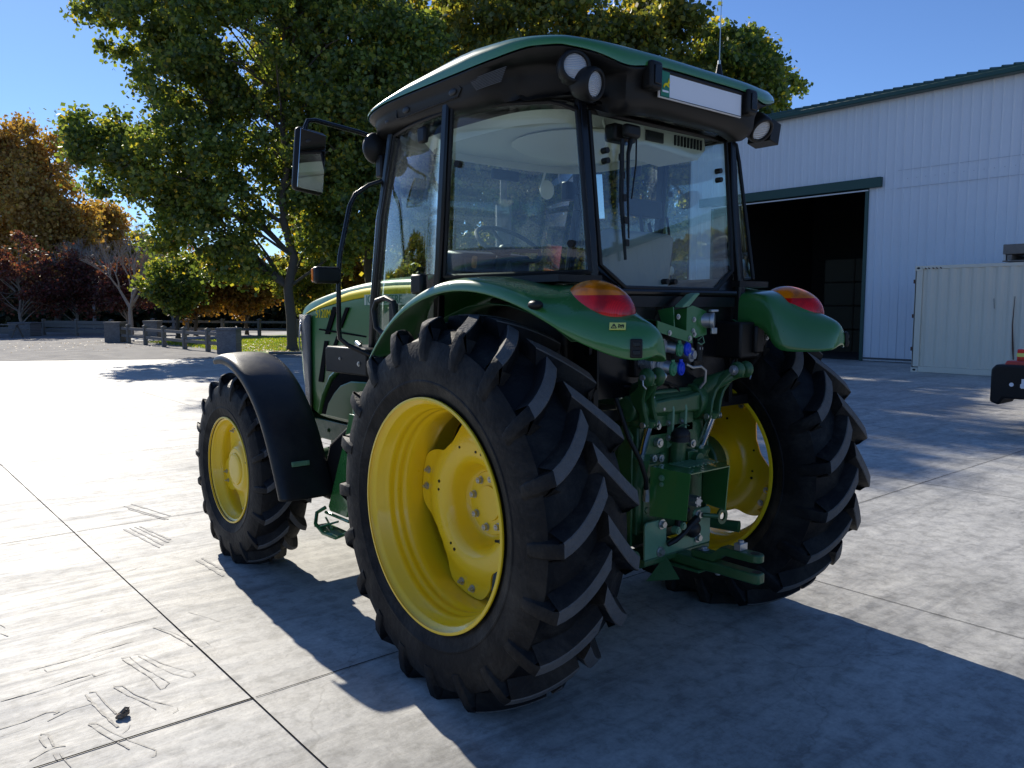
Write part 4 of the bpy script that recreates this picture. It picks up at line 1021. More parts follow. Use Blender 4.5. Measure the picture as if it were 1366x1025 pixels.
# selector lever bracket above the couplers
mb = MB(); mb.prism([(-.205, 1.602), (-.205, 1.652), (.052, 1.592), (.052, 1.543)], 'y', -.468, -.460)
mb.add([V(-.205, -.46, 1.652), V(.052, -.46, 1.592), V(.052, -.36, 1.60), V(-.205, -.36, 1.66)], [(0, 1, 2, 3)])
mb.prism([(.030, 1.585), (.030, 1.712), (.07, 1.722), (.178, 1.695), (.184, 1.582), (.10, 1.566)], 'y', -.452, -.445)
mb.prism([(-.46, 1.60), (-.40, 1.60), (-.36, 1.70), (-.45, 1.715)], 'x', -.075, -.068); mb.prism([(-.455, 1.585), (-.36, 1.60), (-.36, 1.70), (-.455, 1.71)], 'x', .022, .030)
lb = mb.build('lever_bracket', 'green', tractor, smooth=False, solid=.003)
mb = MB(); mb.prism([(-.035, 1.712), (.015, 1.716), (.085, 1.770), (.098, 1.778), (.085, 1.782), (.05, 1.775), (-.03, 1.722)], 'y', -.475, -.425); mb.build('release_lever', 'green_light', lb, bevel=.004)
mb = MB()
for x, z in ((-.12, 1.595), (.03, 1.567), (.075, 1.60), (.085, 1.585), (.08, 1.655), (-.06, 1.67)): mb.bolt((x, -.469 if x < .05 else -.453, z), (0, -1, 0), .009, .008)
mb.build('bracket_bolt', 'zinc', lb)
mb = MB(); mb.cyl((.165, -.43, 1.650), (.190, -.475, 1.650), .036, .036, 24); mb.cyl((.186, -.470, 1.650), (.196, -.487, 1.650), .042, .040, 24); mb.box((.196, -.485, 1.60), (.04, .012, .03)); mb.box((.192, -.484, 1.697), (.055, .02, .012)); mb.build('trailer_socket', 'alu', tractor, bevel=.003)
mb = MB(); mb.tube([(.12, -.45, 1.555), (.13, -.47, 1.575), (.135, -.475, 1.545), (.12, -.47, 1.535), (.105, -.46, 1.545)], .0035, 6); mb.build('lynch_pin', 'green_light', tractor)
# hoses and cables
mb = MB()
mb.tube([(-.36, -.36, 1.30), (-.335, -.42, 1.12), (-.30, -.46, 1.02), (-.27, -.47, .93), (-.245, -.45, .86)], .011, 10); mb.tube([(.46, -.40, 1.60), (.42, -.45, 1.45), (.36, -.43, 1.34), (.28, -.36, 1.25)], .006, 8)
mb.tube([(-.30, -.35, 1.35), (-.15, -.40, 1.33), (-.05, -.39, 1.36), (.05, -.38, 1.33), (.10, -.37, 1.28)], .007, 8); mb.tube([(.215, -.36, 1.78), (.23, -.37, 1.65), (.22, -.36, 1.50), (.20, -.36, 1.40)], .005, 8)
mb.tube([(-.05, -.37, 1.76), (-.06, -.375, 1.68)], .004, 6)
hz = mb.build('hose', 'black', tractor)
mb = MB(); mb.cyl((-.25, -.455, .88), (-.24, -.448, .84), .014, .016, 12); mb.cyl((-.244, -.45, .85), (-.238, -.446, .82), .017, .017, 6); mb.build('hose_fitting', 'zinc', hz)
# moulded box on the inner side of the right rear fender
mb = MB(); mb.prism([(.40, 1.640), (.625, 1.640), (.650, 1.620), (.655, 1.54), (.60, 1.50), (.565, 1.455), (.40, 1.455)], 'y', -.50, -.34); bx = mb.build('battery_cover', 'black', tractor, bevel=.012)
mb = MB(); mb.box((.535, -.512, 1.55), (.075, .03, .14)); mb.build('cover_rib', 'black', bx, bevel=.012)
mb = MB(); mb.bolt((.585, -.50, 1.612), (0, -1, 0), .011, .010); mb.bolt((.63, -.50, 1.56), (0, -1, 0), .011, .010); mb.build('cover_bolt', 'zinc', bx)
# dark plate closing the rear cab base on both sides
mb = MB()
for s in (-1, 1): mb.prism([(-.40, 1.80), (-.40, 1.35), (.6, 1.30), (.6, 1.85)], 'x', s*.52-.006, s*.52+.006)
mb.build('wheel_house_panel', 'black', tractor, smooth=False)
# ------------------------------------------------------------------ left side: tool box, steps
mb = MB(); mb.prism([(1.04, 1.335), (1.04, 1.475), (1.06, 1.487), (1.50, 1.487), (1.525, 1.470), (1.525, 1.335)], 'x', -.85, -.50)
tb_ = mb.build('tool_box', 'black', tractor, bevel=.008)
mb = MB(); mb.tube([(-.75, 1.28, 1.492), (-.74, 1.34, 1.51), (-.70, 1.36, 1.505)], .012, 8); mb.bolt((-.851, 1.12, 1.40), (-1, 0, 0), .01, .008); mb.bolt((-.851, 1.34, 1.42), (-1, 0, 0), .006, .006); mb.build('box_catch', 'zinc', tb_)
def steps(s):
    mb = MB()
    # hanger plate leaning outwards, and black tank behind
    mb.prism([(1.16, 1.10), (1.30, 1.10), (1.31, 1.05), (1.38, .90), (1.58, .50), (1.56, .475), (1.35, .475), (1.16, .9)], 'x', s*.815-.008, s*.815+.008)
    st_ = mb.build('step_hanger', 'green', tractor, bevel=.004)
    mb = MB(); mb.tube([(s*.82, 1.62, .485), (s*.86, 1.66, .45), (s*.90, 1.60, .40), (s*.92, 1.46, .375), (s*.90, 1.34, .37), (s*.83, 1.30, .40)], .012, 8)
    mb.tube([(s*.82, 1.62, .455), (s*.82, 1.32, .455)], .010, 8); mb.tube([(s*.82, 1.62, .42), (s*.90, 1.38, .41)], .007, 6); mb.tube([(s*.84, 1.42, .44), (s*.91, 1.52, .40)], .007, 6)
    mb.box((s*.86, 1.46, .385), (.09, .30, .008)); mb.build('step_tread', 'green', st_)
    mb = MB(); mb.cyl((s*.80, 1.26, 1.20), (s*.80, 1.26, 1.10), .016, .016, 12); mb.cyl((s*.80, 1.26, 1.21), (s*.80, 1.26, 1.195), .022, .022, 12); mb.build('hanger_pin', 'green_light', st_)
    mb = MB(); mb.prism([(1.26, 1.02), (1.38, 1.02), (1.62, .88), (1.76, .56), (1.74, .52), (1.26, .52)], 'x', min(s*.44, s*.79), max(s*.44, s*.79)); mb.prism([(.50, 1.10), (1.30, 1.10), (1.30, .50), (.62, .50)], 'x', min(s*.235, s*.69), max(s*.235, s*.69)); mb.build('fuel_tank_and_sun_block', 'black', tractor, bevel=.03, seg=3)  # tank, plus an unseen inner block added to stop sunlight under the axle
steps(-1); steps(1)
# ------------------------------------------------------------------ ground
def sheet(name, poly, z, m, label=None, kind='structure', parent=None):
    mb = MB(); mb.add([(x, y, z) for x, y in poly], [tuple(range(len(poly)))]); o = mb.build(name, m, parent, smooth=False)
    if kind: o['kind'] = kind
    return o
def nodes(m): return m.node_tree, m.node_tree.nodes['Principled BSDF']
def noise(nt, vec, sc, det=6, rough=.6, dist=0):
    n = nt.nodes.new('ShaderNodeTexNoise'); n.inputs['Scale'].default_value = sc; n.inputs['Detail'].default_value = det
    n.inputs['Roughness'].default_value = rough; n.inputs['Distortion'].default_value = dist
    nt.links.new(vec, n.inputs['Vector']); return n.outputs['Fac']
def ramp(nt, fac, stops):
    r = nt.nodes.new('ShaderNodeValToRGB'); e = r.color_ramp.elements
    while len(e) < len(stops): e.new(.5)
    for q, (p, c) in zip(e, stops): q.position = p; q.color = (*c, 1) if len(c) == 3 else c
    nt.links.new(fac, r.inputs[0]); return r.outputs[0]
def mixc(nt, f, a, b, mode='MIX'):
    m = nt.nodes.new('ShaderNodeMix'); m.data_type = 'RGBA'; m.blend_type = mode
    for i, v in ((0, f), (6, a), (7, b)):
        if hasattr(v, 'node'): nt.links.new(v, m.inputs[i])
        else: m.inputs[i].default_value = v
    return m.outputs[2]
# poured and power-trowelled concrete
mc = bpy.data.materials.new('concrete'); mc.use_nodes = True; nt, b = nodes(mc)
tc = nt.nodes.new('ShaderNodeTexCoord'); mp = nt.nodes.new('ShaderNodeMapping'); mp.inputs['Scale'].default_value = (1, 1, 1)
nt.links.new(tc.outputs['Object'], mp.inputs[0]); vec = mp.outputs[0]
mp2 = nt.nodes.new('ShaderNodeMapping'); mp2.inputs['Scale'].default_value = (.22, 1.5, 1); mp2.inputs['Rotation'].default_value = (0, 0, .12); nt.links.new(tc.outputs['Object'], mp2.inputs[0])
n1 = noise(nt, vec, .9, 8, .62, .5); n2 = noise(nt, vec, 9, 8, .7, .3); n3 = noise(nt, vec, 160, 3, .6); n4 = noise(nt, mp2.outputs[0], 2.6, 9, .72, .8); n5 = noise(nt, vec, .33, 3, .5)
base = ramp(nt, n1, [(.28, (.31, .305, .285)), (.48, (.42, .412, .385)), (.72, (.53, .518, .48))])
base = mixc(nt, 0.55, base, ramp(nt, n4, [(.34, (.42, .42, .42)), (.50, (1, 1, 1)), (.66, (1.3, 1.3, 1.29))]), 'MULTIPLY')
base = mixc(nt, .7, base, ramp(nt, n2, [(.38, (.62, .62, .61)), (.50, (1, 1, 1)), (.64, (1.22, 1.22, 1.20))]), 'MULTIPLY')
base = mixc(nt, .35, base, ramp(nt, noise(nt, vec, 42, 6, .75), [(.36, (.60, .60, .60)), (.5, (1, 1, 1)), (.64, (1.25, 1.25, 1.25))]), 'MULTIPLY')
vo = nt.nodes.new('ShaderNodeTexVoronoi'); vo.inputs['Scale'].default_value = 34; nt.links.new(vec, vo.inputs['Vector'])
base = mixc(nt, .75, base, ramp(nt, vo.outputs['Distance'], [(.045, (.45, .43, .40)), (.085, (1, 1, 1))]), 'MULTIPLY')
st = noise(nt, vec, .55, 5, .65, 1.2)
base = mixc(nt, .8, base, ramp(nt, st, [(.30, (.62, .61, .59)), (.40, (.95, .95, .94)), (.60, (1, 1, 1))]), 'MULTIPLY')
vc = nt.nodes.new('ShaderNodeTexVoronoi'); vc.feature = 'DISTANCE_TO_EDGE'; vc.inputs['Scale'].default_value = .55
dn = nt.nodes.new('ShaderNodeTexNoise'); dn.inputs['Scale'].default_value = 2.5; dn.inputs['Detail'].default_value = 7; nt.links.new(vec, dn.inputs['Vector'])
dm = nt.nodes.new('ShaderNodeMix'); dm.data_type = 'VECTOR'; dm.inputs[0].default_value = .35; nt.links.new(vec, dm.inputs[4]); nt.links.new(dn.outputs['Color'], dm.inputs[5]); nt.links.new(dm.outputs[1], vc.inputs['Vector'])
base = mixc(nt, .35, base, ramp(nt, vc.outputs['Distance'], [(.0012, (.35, .34, .32)), (.0035, (1, 1, 1))]), 'MULTIPLY')
nt.links.new(base, b.inputs['Base Color'])
ro = nt.nodes.new('ShaderNodeMapRange'); ro.inputs[1].default_value = .3; ro.inputs[2].default_value = .7; ro.inputs[3].default_value = .42; ro.inputs[4].default_value = .88
n6 = noise(nt, mp2.outputs[0], 7, 10, .78, 1.0); av = nt.nodes.new('ShaderNodeMath'); av.operation = 'MULTIPLY_ADD'; av.inputs[1].default_value = .5; nt.links.new(n4, av.inputs[0])
hf = nt.nodes.new('ShaderNodeMath'); hf.operation = 'MULTIPLY'; hf.inputs[1].default_value = .5; nt.links.new(n6, hf.inputs[0]); nt.links.new(hf.outputs[0], av.inputs[2]); nt.links.new(av.outputs[0], ro.inputs[0]); nt.links.new(ro.outputs[0], b.inputs['Roughness'])
b.inputs['Specular IOR Level'].default_value = .5
mm = nt.nodes.new('ShaderNodeMath'); mm.operation = 'ADD'; nt.links.new(n2, mm.inputs[0]); nt.links.new(n4, mm.inputs[1])
bp = nt.nodes.new('ShaderNodeBump'); bp.inputs['Strength'].default_value = .5; bp.inputs['Distance'].default_value = .006
nt.links.new(mm.outputs[0], bp.inputs['Height']); nt.links.new(bp.outputs[0], b.inputs['Normal']); M['concrete'] = mc
M['joint'] = mat('joint_filler', (.014, .013, .012), .95, spec=.02)
M['scuff'] = mat('dried_mud_outline', (.22, .21, .19), .62, spec=.4, var=.4, vscale=60)
yard = sheet('concrete_yard', [(-60, -30), (22.9, -30), (22.9, 17.2), (20, 17.2), (9.2, 23.3), (5.9, 24.9), (1, 27.6), (-60, 60)], 0, 'concrete')
# saw-cut joints, a hair above the slab
mb = MB()
def strip(x0, y0, x1, y1, w=.0028, z=.0035):
    N = max(2, int(math.hypot(x1-x0, y1-y0)/.5)); d = V(x1-x0, y1-y0, 0).normalized(); e = V(-d.y, d.x, 0); pts = []
    for i in range(N+1):
        t = i/N; ww = w*(.8+.5*random.random()); j = random.uniform(-.0015, .0015); p = V(x0+(x1-x0)*t, y0+(y1-y0)*t, z)+e*j
        pts.append([p-e*ww, p+e*ww])
    mb.grid(pts)
for x0, x1 in ((-1.765, -1.81), (1.565, 1.70), (5.0, 5.1), (8.4, 8.5), (11.8, 11.9), (15.3, 15.4), (18.8, 18.8), (-5.2, -5.3), (-8.6, -8.7), (-12, -12.2)):
    strip(x0-(x1-x0)*.2, -4, x1, 24)
for k in range(8):
    y = .477+3.44*k; strip(-16, y-.02, -1.76, y, .0034 if k else .0045); strip(-1.75, y, 20, y+.12)
for k in range(1, 3): strip(-8, .477-3.44*k, 18, .477-3.44*k+.1)
tag(mb.build('saw_cut_joint', 'joint', yard, smooth=False))
# faint dried tread outlines left by tyres on the slab
mb = MB(); rnd = random.Random(4)
def mark(pts, w=.004, z=.003):
    rows = []
    for i, p in enumerate(pts):
        a = pts[max(i-1, 0)]; b_ = pts[min(i+1, len(pts)-1)]; d = V(b_[0]-a[0], b_[1]-a[1], 0).normalized(); e = V(-d.y, d.x, 0)
        ww = w*rnd.uniform(.25, 1.3); rows.append([V(p[0], p[1], z)-e*ww, V(p[0], p[1], z)+e*ww])
    mb.grid(rows)
MARKS = [([(-2.24,1.673),(-2.026,1.72),(-1.795,1.737)],3),([(-2.229,1.649),(-2.017,1.687),(-1.857,1.713),(-1.804,1.721)],2),([(-2.466,1.425),(-2.289,1.428),(-2.158,1.45),(-1.992,1.465)],5),([(-2.41,1.39),(-2.405,1.356),(-2.35,1.352),(-2.237,1.379),(-2.102,1.409)],2),([(-2.62,1.16),(-2.484,1.163),(-2.338,1.186),(-2.247,1.193),(-2.243,1.161)],7),([(-2.498,1.121),(-2.386,1.125),(-2.256,1.153),(-2.166,1.178)],2.5),([(-2.656,0.89),(-2.561,0.894),(-2.485,0.922),(-2.437,0.892),(-2.465,0.884)],5),([(-2.665,0.823),(-2.571,0.829),(-2.553,0.841)],1.5),([(-2.493,0.837),(-2.398,0.883),(-2.315,0.884)],4),([(-2.095,1.291),(-2.061,1.281),(-2.047,1.123),(-2.02,0.991),(-1.998,0.867),(-2.029,0.83),(-2.049,0.827)],3),([(-2.096,1.271),(-2.082,1.172),(-2.048,0.978),(-2.049,0.827)],4),([(-2.036,1.299),(-2.0,1.264),(-1.967,1.119),(-1.922,0.998),(-1.876,0.911),(-1.879,0.873),(-1.909,0.862),(-1.954,0.947),(-1.992,1.089),(-2.025,1.263)],2.5),([(-2.32,0.993),(-2.311,0.84),(-2.299,0.713),(-2.283,0.596)],9),([(-2.304,1.001),(-2.278,0.99),(-2.272,0.828),(-2.26,0.718)],6),([(-2.239,0.586),(-2.254,0.554),(-2.283,0.533)],2),([(-2.203,0.994),(-2.171,0.974),(-2.151,0.852),(-2.114,0.746),(-2.054,0.635)],4),([(-2.206,0.985),(-2.177,0.863),(-2.146,0.763),(-2.119,0.649)],3),([(-2.045,0.607),(-2.05,0.582),(-2.074,0.572)],2),([(-2.37,0.697),(-2.352,0.6),(-2.324,0.498),(-2.294,0.388)],5),([(-2.368,0.705),(-2.343,0.686),(-2.31,0.556),(-2.276,0.457),(-2.216,0.315),(-2.228,0.276),(-2.247,0.276)],3),([(-2.543,0.733),(-2.53,0.735),(-2.514,0.718),(-2.514,0.666),(-2.514,0.598)],7),([(-2.544,0.726),(-2.546,0.659),(-2.539,0.611)],5),([(-2.607,0.547),(-2.545,0.582),(-2.512,0.593),(-2.478,0.576)],4),([(-2.527,0.543),(-2.525,0.478)],3),([(-2.508,0.535),(-2.504,0.476),(-2.495,0.399)],4),([(-1.861,1.588),(-1.819,1.439),(-1.783,1.205)],5),([(-1.846,1.575),(-1.808,1.475),(-1.777,1.344),(-1.711,1.221),(-1.706,1.169),(-1.742,1.157)],2),([(-2.485,2.168),(-2.471,2.093)],3),([(-2.504,2.028),(-2.478,1.955)],5),([(-2.017,2.026),(-2.003,2.039)],3),([(-1.644,1.696),(-1.598,1.572),(-1.558,1.439)],2.5),([(-1.702,5.925),(-1.576,5.75),(-1.438,5.459)],2),([(-1.434,6.141),(-1.316,6.054),(-1.205,6.005)],3),([(-1.45,5.189),(-1.356,5.084)],4),([(-1.778,4.172),(-1.682,4.147)],2),([(-1.709,2.675),(-1.661,2.691),(-1.607,2.727)],3),([(-1.819,3.869),(-1.737,3.857)],3),([(-1.718,6.391),(-1.654,6.359)],3),([(-2.009,5.749),(-1.923,5.659)],3),([(-2.217,3.857),(-2.119,3.844),(-2.062,3.71),(-1.908,3.743)],2),([(-2.305,3.525),(-2.175,3.547)],2)]
for pts_, w_ in MARKS:
    q = []
    for (a, b), (c, d) in zip(pts_, pts_[1:]):
        n_ = max(2, int(math.hypot(c-a, d-b)/.03)); q += [(a+(c-a)*k/n_+rnd.gauss(0, .0009), b+(d-b)*k/n_+rnd.gauss(0, .0009)) for k in range(n_)]
    q.append(pts_[-1])
    if len(q) > 2: mark(q, w_*.00075)
for k in range(16):
    x = rnd.uniform(-6, 2.5); y = rnd.uniform(4, 15); L = rnd.uniform(.1, .6); a = rnd.uniform(-.3, .3); mark([(x+L*t*math.cos(a), y+L*t*math.sin(a)) for t in np.linspace(0, 1, 5)], .003)
tag(mb.build('tread_stain', 'scuff', yard, smooth=False))
mb = MB()
for (a, b), (c, d) in [[(-1.252,4.551),(-1.097,3.846)],[(-1.182,4.599),(-1.05,3.953)],[(-1.254,4.431),(-1.122,3.853)],[(-1.452,3.766),(-1.391,3.079)],[(-1.41,3.777),(-1.351,3.131)],[(-1.37,3.783),(-1.301,3.175)],[(-1.335,3.768),(-1.269,3.237)],[(-1.284,2.619),(-1.266,2.176)],[(-1.243,2.635),(-1.219,2.274)]]:
    mark([(a+(c-a)*t+rnd.gauss(0, .001), b+(d-b)*t) for t in np.linspace(0, 1, 14)], .010)
mb.build('tyre_scuff', mat('tyre_scuff', (.30, .295, .28), .7, var=.3, vscale=60), yard, smooth=False)
# lane beyond the slab, verge, ground to the horizon
ma = mat('gravelled_asphalt', (.20, .19, .18), .9, var=.25, vscale=1.2, bump=.5, bscale=60); M['asphalt'] = ma
mg = mat('far_ground', (.16, .15, .12), .95, var=.35, vscale=.15); M['far_ground'] = mg
ml = bpy.data.materials.new('lawn'); ml.use_nodes = True; nt, b = nodes(ml); tc = nt.nodes.new('ShaderNodeTexCoord')
c = ramp(nt, noise(nt, tc.outputs['Object'], 1.4, 8, .7), [(.3, (.09, .17, .02)), (.55, (.15, .25, .03)), (.75, (.26, .27, .06))]); nt.links.new(c, b.inputs['Base Color']); b.inputs['Roughness'].default_value = .9; M['lawn'] = ml
sheet('ground', [(-1500, -1500), (1500, -1500), (1500, 1500), (-1500, 1500)], -.012, 'far_ground')
sheet('road', [(-60, 20), (30, 12), (60, 30), (60, 110), (-60, 110)], -.006, 'asphalt')
sheet('lawn', [(8.6, 27.9), (9.4, 25.9), (10.6, 24.9), (30, 19.5), (60, 22), (60, 60), (24, 52), (10.5, 39)], .004, 'lawn')
sheet('path', [(9, 41.5), (60, 66), (60, 72), (9, 46)], .008, mat('pale_path', (.42, .41, .38), .9, var=.15, vscale=2))
# kerb between slab and lawn
mb = MB(); mb.tube([(9.3, 26.1, .04), (10.6, 25.0, .04), (20, 22.2, .04), (30, 19.4, .04)], .06, 6); kb = mb.build('kerb', 'wood', None); kb['kind'] = 'structure'
# grass blades and fallen leaves (nobody could count them)
def quads(name, P, U, W, mat_name, kind=None, parent=None):
    n = len(P); v = np.empty((n*4, 3), np.float32); v[0::4] = P-U-W; v[1::4] = P+U-W; v[2::4] = P+U+W; v[3::4] = P-U+W
    me = bpy.data.meshes.new(name); me.vertices.add(n*4); me.vertices.foreach_set('co', v.ravel())
    me.loops.add(n*4); me.loops.foreach_set('vertex_index', np.arange(n*4, dtype=np.int32))
    me.polygons.add(n); me.polygons.foreach_set('loop_start', np.arange(0, n*4, 4, dtype=np.int32)); me.polygons.foreach_set('loop_total', np.full(n, 4, np.int32))
    me.update(calc_edges=True); me.materials.append(M[mat_name]); o = bpy.data.objects.new(name, me); COL.objects.link(o); o.parent = parent
    if kind: o['kind'] = kind
    return o
rs = np.random.RandomState(3)
def leaf_mat(name, stops, trans=.5, rough=.55, spec=.35):
    m = bpy.data.materials.new(name); m.use_nodes = True; nt = m.node_tree; b = nt.nodes['Principled BSDF']; out = nt.nodes['Material Output']
    g = nt.nodes.new('ShaderNodeNewGeometry'); c = ramp(nt, g.outputs['Random Per Island'], stops)
    tc = nt.nodes.new('ShaderNodeTexCoord'); n = noise(nt, tc.outputs['Object'], .55, 3, .6)
    c2 = mixc(nt, .8, c, ramp(nt, n, [(.35, (.70, .72, .70)), (.65, (1.3, 1.28, 1.1))]), 'MULTIPLY')
    nt.links.new(c2, b.inputs['Base Color']); b.inputs['Roughness'].default_value = rough; b.inputs['Specular IOR Level'].default_value = spec
    t = nt.nodes.new('ShaderNodeBsdfTranslucent'); tt = mixc(nt, 1.0, c2, (1.9, 1.7, .7, 1), 'MULTIPLY'); nt.links.new(tt, t.inputs[0])
    mx = nt.nodes.new('ShaderNodeMixShader'); mx.inputs[0].default_value = trans; nt.links.new(b.outputs[0], mx.inputs[1]); nt.links.new(t.outputs[0], mx.inputs[2]); nt.links.new(mx.outputs[0], out.inputs[0]); return m
M['leaf_green'] = leaf_mat('green_foliage', [(0, (.065, .105, .040)), (.45, (.115, .170, .055)), (.80, (.21, .27, .065)), (.93, (.34, .34, .07)), (1, (.48, .36, .05))], .55, .42, .6)
M['leaf_mix'] = leaf_mat('turning_foliage', [(0, (.075, .10, .04)), (.4, (.14, .17, .052)), (.75, (.24, .25, .065)), (.92, (.40, .35, .07)), (1, (.50, .33, .05))], .55, .42, .6)
M['leaf_orange'] = leaf_mat('orange_foliage', [(0, (.24, .16, .07)), (.5, (.42, .26, .09)), (.8, (.48, .33, .10)), (1, (.26, .25, .08))], .4)
M['leaf_red'] = leaf_mat('maroon_foliage', [(0, (.075, .045, .048)), (.5, (.13, .055, .060)), (.8, (.20, .05, .055)), (1, (.20, .15, .11))], .4)
M['leaf_gold'] = leaf_mat('gold_foliage', [(0, (.20, .11, .03)), (.6, (.28, .15, .04)), (1, (.16, .14, .04))], .45)
M['leaf_dark'] = leaf_mat('dark_hedge_foliage', [(0, (.022, .034, .018)), (.7, (.045, .058, .026)), (1, (.12, .10, .04))], .25)
M['leaf_litter'] = leaf_mat('fallen_leaves', [(0, (.42, .26, .13)), (.5, (.58, .40, .22)), (.85, (.70, .56, .36)), (1, (.28, .14, .06))], .2)
M['bark'] = mat('bark', (.085, .070, .055), .95, bump=.8, bscale=18, var=.35, vscale=5)
M['bark_pale'] = mat('pale_bare_twigs', (.30, .26, .23), .9)
def scatter(n, x0, x1, y0, y1, z, sz, clumpy=True, flat=.35):
    P = np.stack([rs.uniform(x0, x1, n), rs.uniform(y0, y1, n), np.full(n, z)], 1)
    a = rs.uniform(0, 6.28, n); U = np.stack([np.cos(a), np.sin(a), rs.uniform(-flat, flat, n)], 1)*sz[:, None]
    W = np.stack([-np.sin(a), np.cos(a), rs.uniform(-flat, flat, n)], 1)*sz[:, None]*.7; return P, U, W
n = 16000; P, U, W = scatter(n, 9.5, 34, 25.5, 39, .045, rs.uniform(.025, .06, n)); k = (P[:, 1] > 25.6-.29*(P[:, 0]-9.5)+.9)&(rs.rand(n) < .35+.65*np.exp(-((P[:, 1]-30)/3.5)**2))
quads('fallen_leaves', P[k], U[k], W[k], 'leaf_litter', 'stuff')
n = 42000; P = np.stack([rs.uniform(8.8, 34, n), rs.uniform(22, 40, n), np.full(n, .03)], 1); k = P[:, 1] > 28.3-.31*(P[:, 0]-8.6); P = P[k]; n = len(P)
a = rs.uniform(0, 6.28, n); h = rs.uniform(.03, .07, n); U = np.stack([np.cos(a), np.sin(a), 0*a], 1)*.012; W = np.stack([rs.uniform(-.02, .02, n), rs.uniform(-.02, .02, n), h], 1)
M['grass'] = leaf_mat('grass_blades', [(0, (.09, .17, .02)), (.6, (.16, .24, .03)), (1, (.34, .33, .07))], .55)
quads('grass', P, U, W, 'grass', 'stuff')
# litter on the slab and lane
n = 1500; P, U, W = scatter(n, -8, 10, 30, 44, .01, rs.uniform(.02, .05, n)); k = rs.rand(n) < np.clip((P[:, 1]-32)/10, 0, 1)
quads('fallen_leaves', P[k], U[k]*.7, W[k]*.7, 'leaf_litter', 'stuff')
# a clod of mud and a few crumbs near the camera
mb = MB(); mb.ell((-2.256, .665, .012), (.022, .014, .012), 6, 8); mb.ell((-2.234, .675, .014), (.014, .012, .013), 5, 7); mb.tube([(-2.26, .665, .018), (-2.235, .675, .034), (-2.22, .675, .030)], [.006, .005, .003], 6)
mb.v = [(x+rs.uniform(-.005, .005), y+rs.uniform(-.005, .005), max(.001, z+rs.uniform(-.004, .004))) for x, y, z in mb.v]
tag(mb.build('mud_clod', mat('dry_mud', (.26, .20, .14), .95, bump=.8, bscale=60), None, sharp=20), 'small brown clod of dried mud lying on the concrete slab in front', 'clod')
mb = MB(); mb.ell((1.20, -1.655, .010), (.018, .012, .010), 5, 7); mb.v = [(x+rs.uniform(-.004, .004), y+rs.uniform(-.004, .004), max(.001, z+rs.uniform(-.002, .003))) for x, y, z in mb.v]
tag(mb.build('pebble', 'wood', None, sharp=20), 'grey pebble lying in the shadow edge at the far right of the slab', 'stone')

# ------------------------------------------------------------------ trees
def tube_tree(mb, p0, p1, r0, r1, n=7, wob=.06, seg=6, rnd=random):
    p0 = Vector(p0); p1 = Vector(p1); L = (p1-p0).length; pts = []; rr = []
    for i in range(seg+1):
        t = i/seg; q = p0.lerp(p1, t)+V(rnd.uniform(-1, 1), rnd.uniform(-1, 1), rnd.uniform(-.5, .5))*wob*L*(0 if i in (0,) else .35)
        q.z += .05*L*math.sin(PI*t)*0; pts.append(q); rr.append(r0+(r1-r0)*t)
    mb.tube(pts, rr, n, caps=False); return pts
def leaves_for(blobs, n, size, seed, clump=.55, surf=.55, squash=.8):
    r = np.random.RandomState(seed); w = np.array([b[3]**2.1*(b[4] if len(b) > 4 else 1) for b in blobs]); w /= w.sum()
    nc = max(24, n//125); bi = r.choice(len(blobs), nc, p=w); B = np.array([b[:4] for b in blobs])[bi]
    d = r.normal(size=(nc, 3)); d /= np.linalg.norm(d, axis=1)[:, None]; rad = (surf+(1-surf)*r.rand(nc)**.6)*B[:, 3]
    C = B[:, :3]+d*rad[:, None]*np.array([1, 1, squash]); cs = clump*(.55+.8*r.rand(nc))
    ci = r.randint(0, nc, n); off = r.normal(size=(n, 3))*cs[ci][:, None]*.55; off[:, 2] *= .75
    P = C[ci]+off; s = size*(.6+.8*r.rand(n))
    nrm = r.normal(size=(n, 3)); nrm /= np.linalg.norm(nrm, axis=1)[:, None]; t = r.normal(size=(n, 3)); U = np.cross(nrm, t); U /= np.linalg.norm(U, axis=1)[:, None]; W = np.cross(nrm, U)
    return P.astype(np.float32), (U*s[:, None]*.5), (W*s[:, None]*.42), C
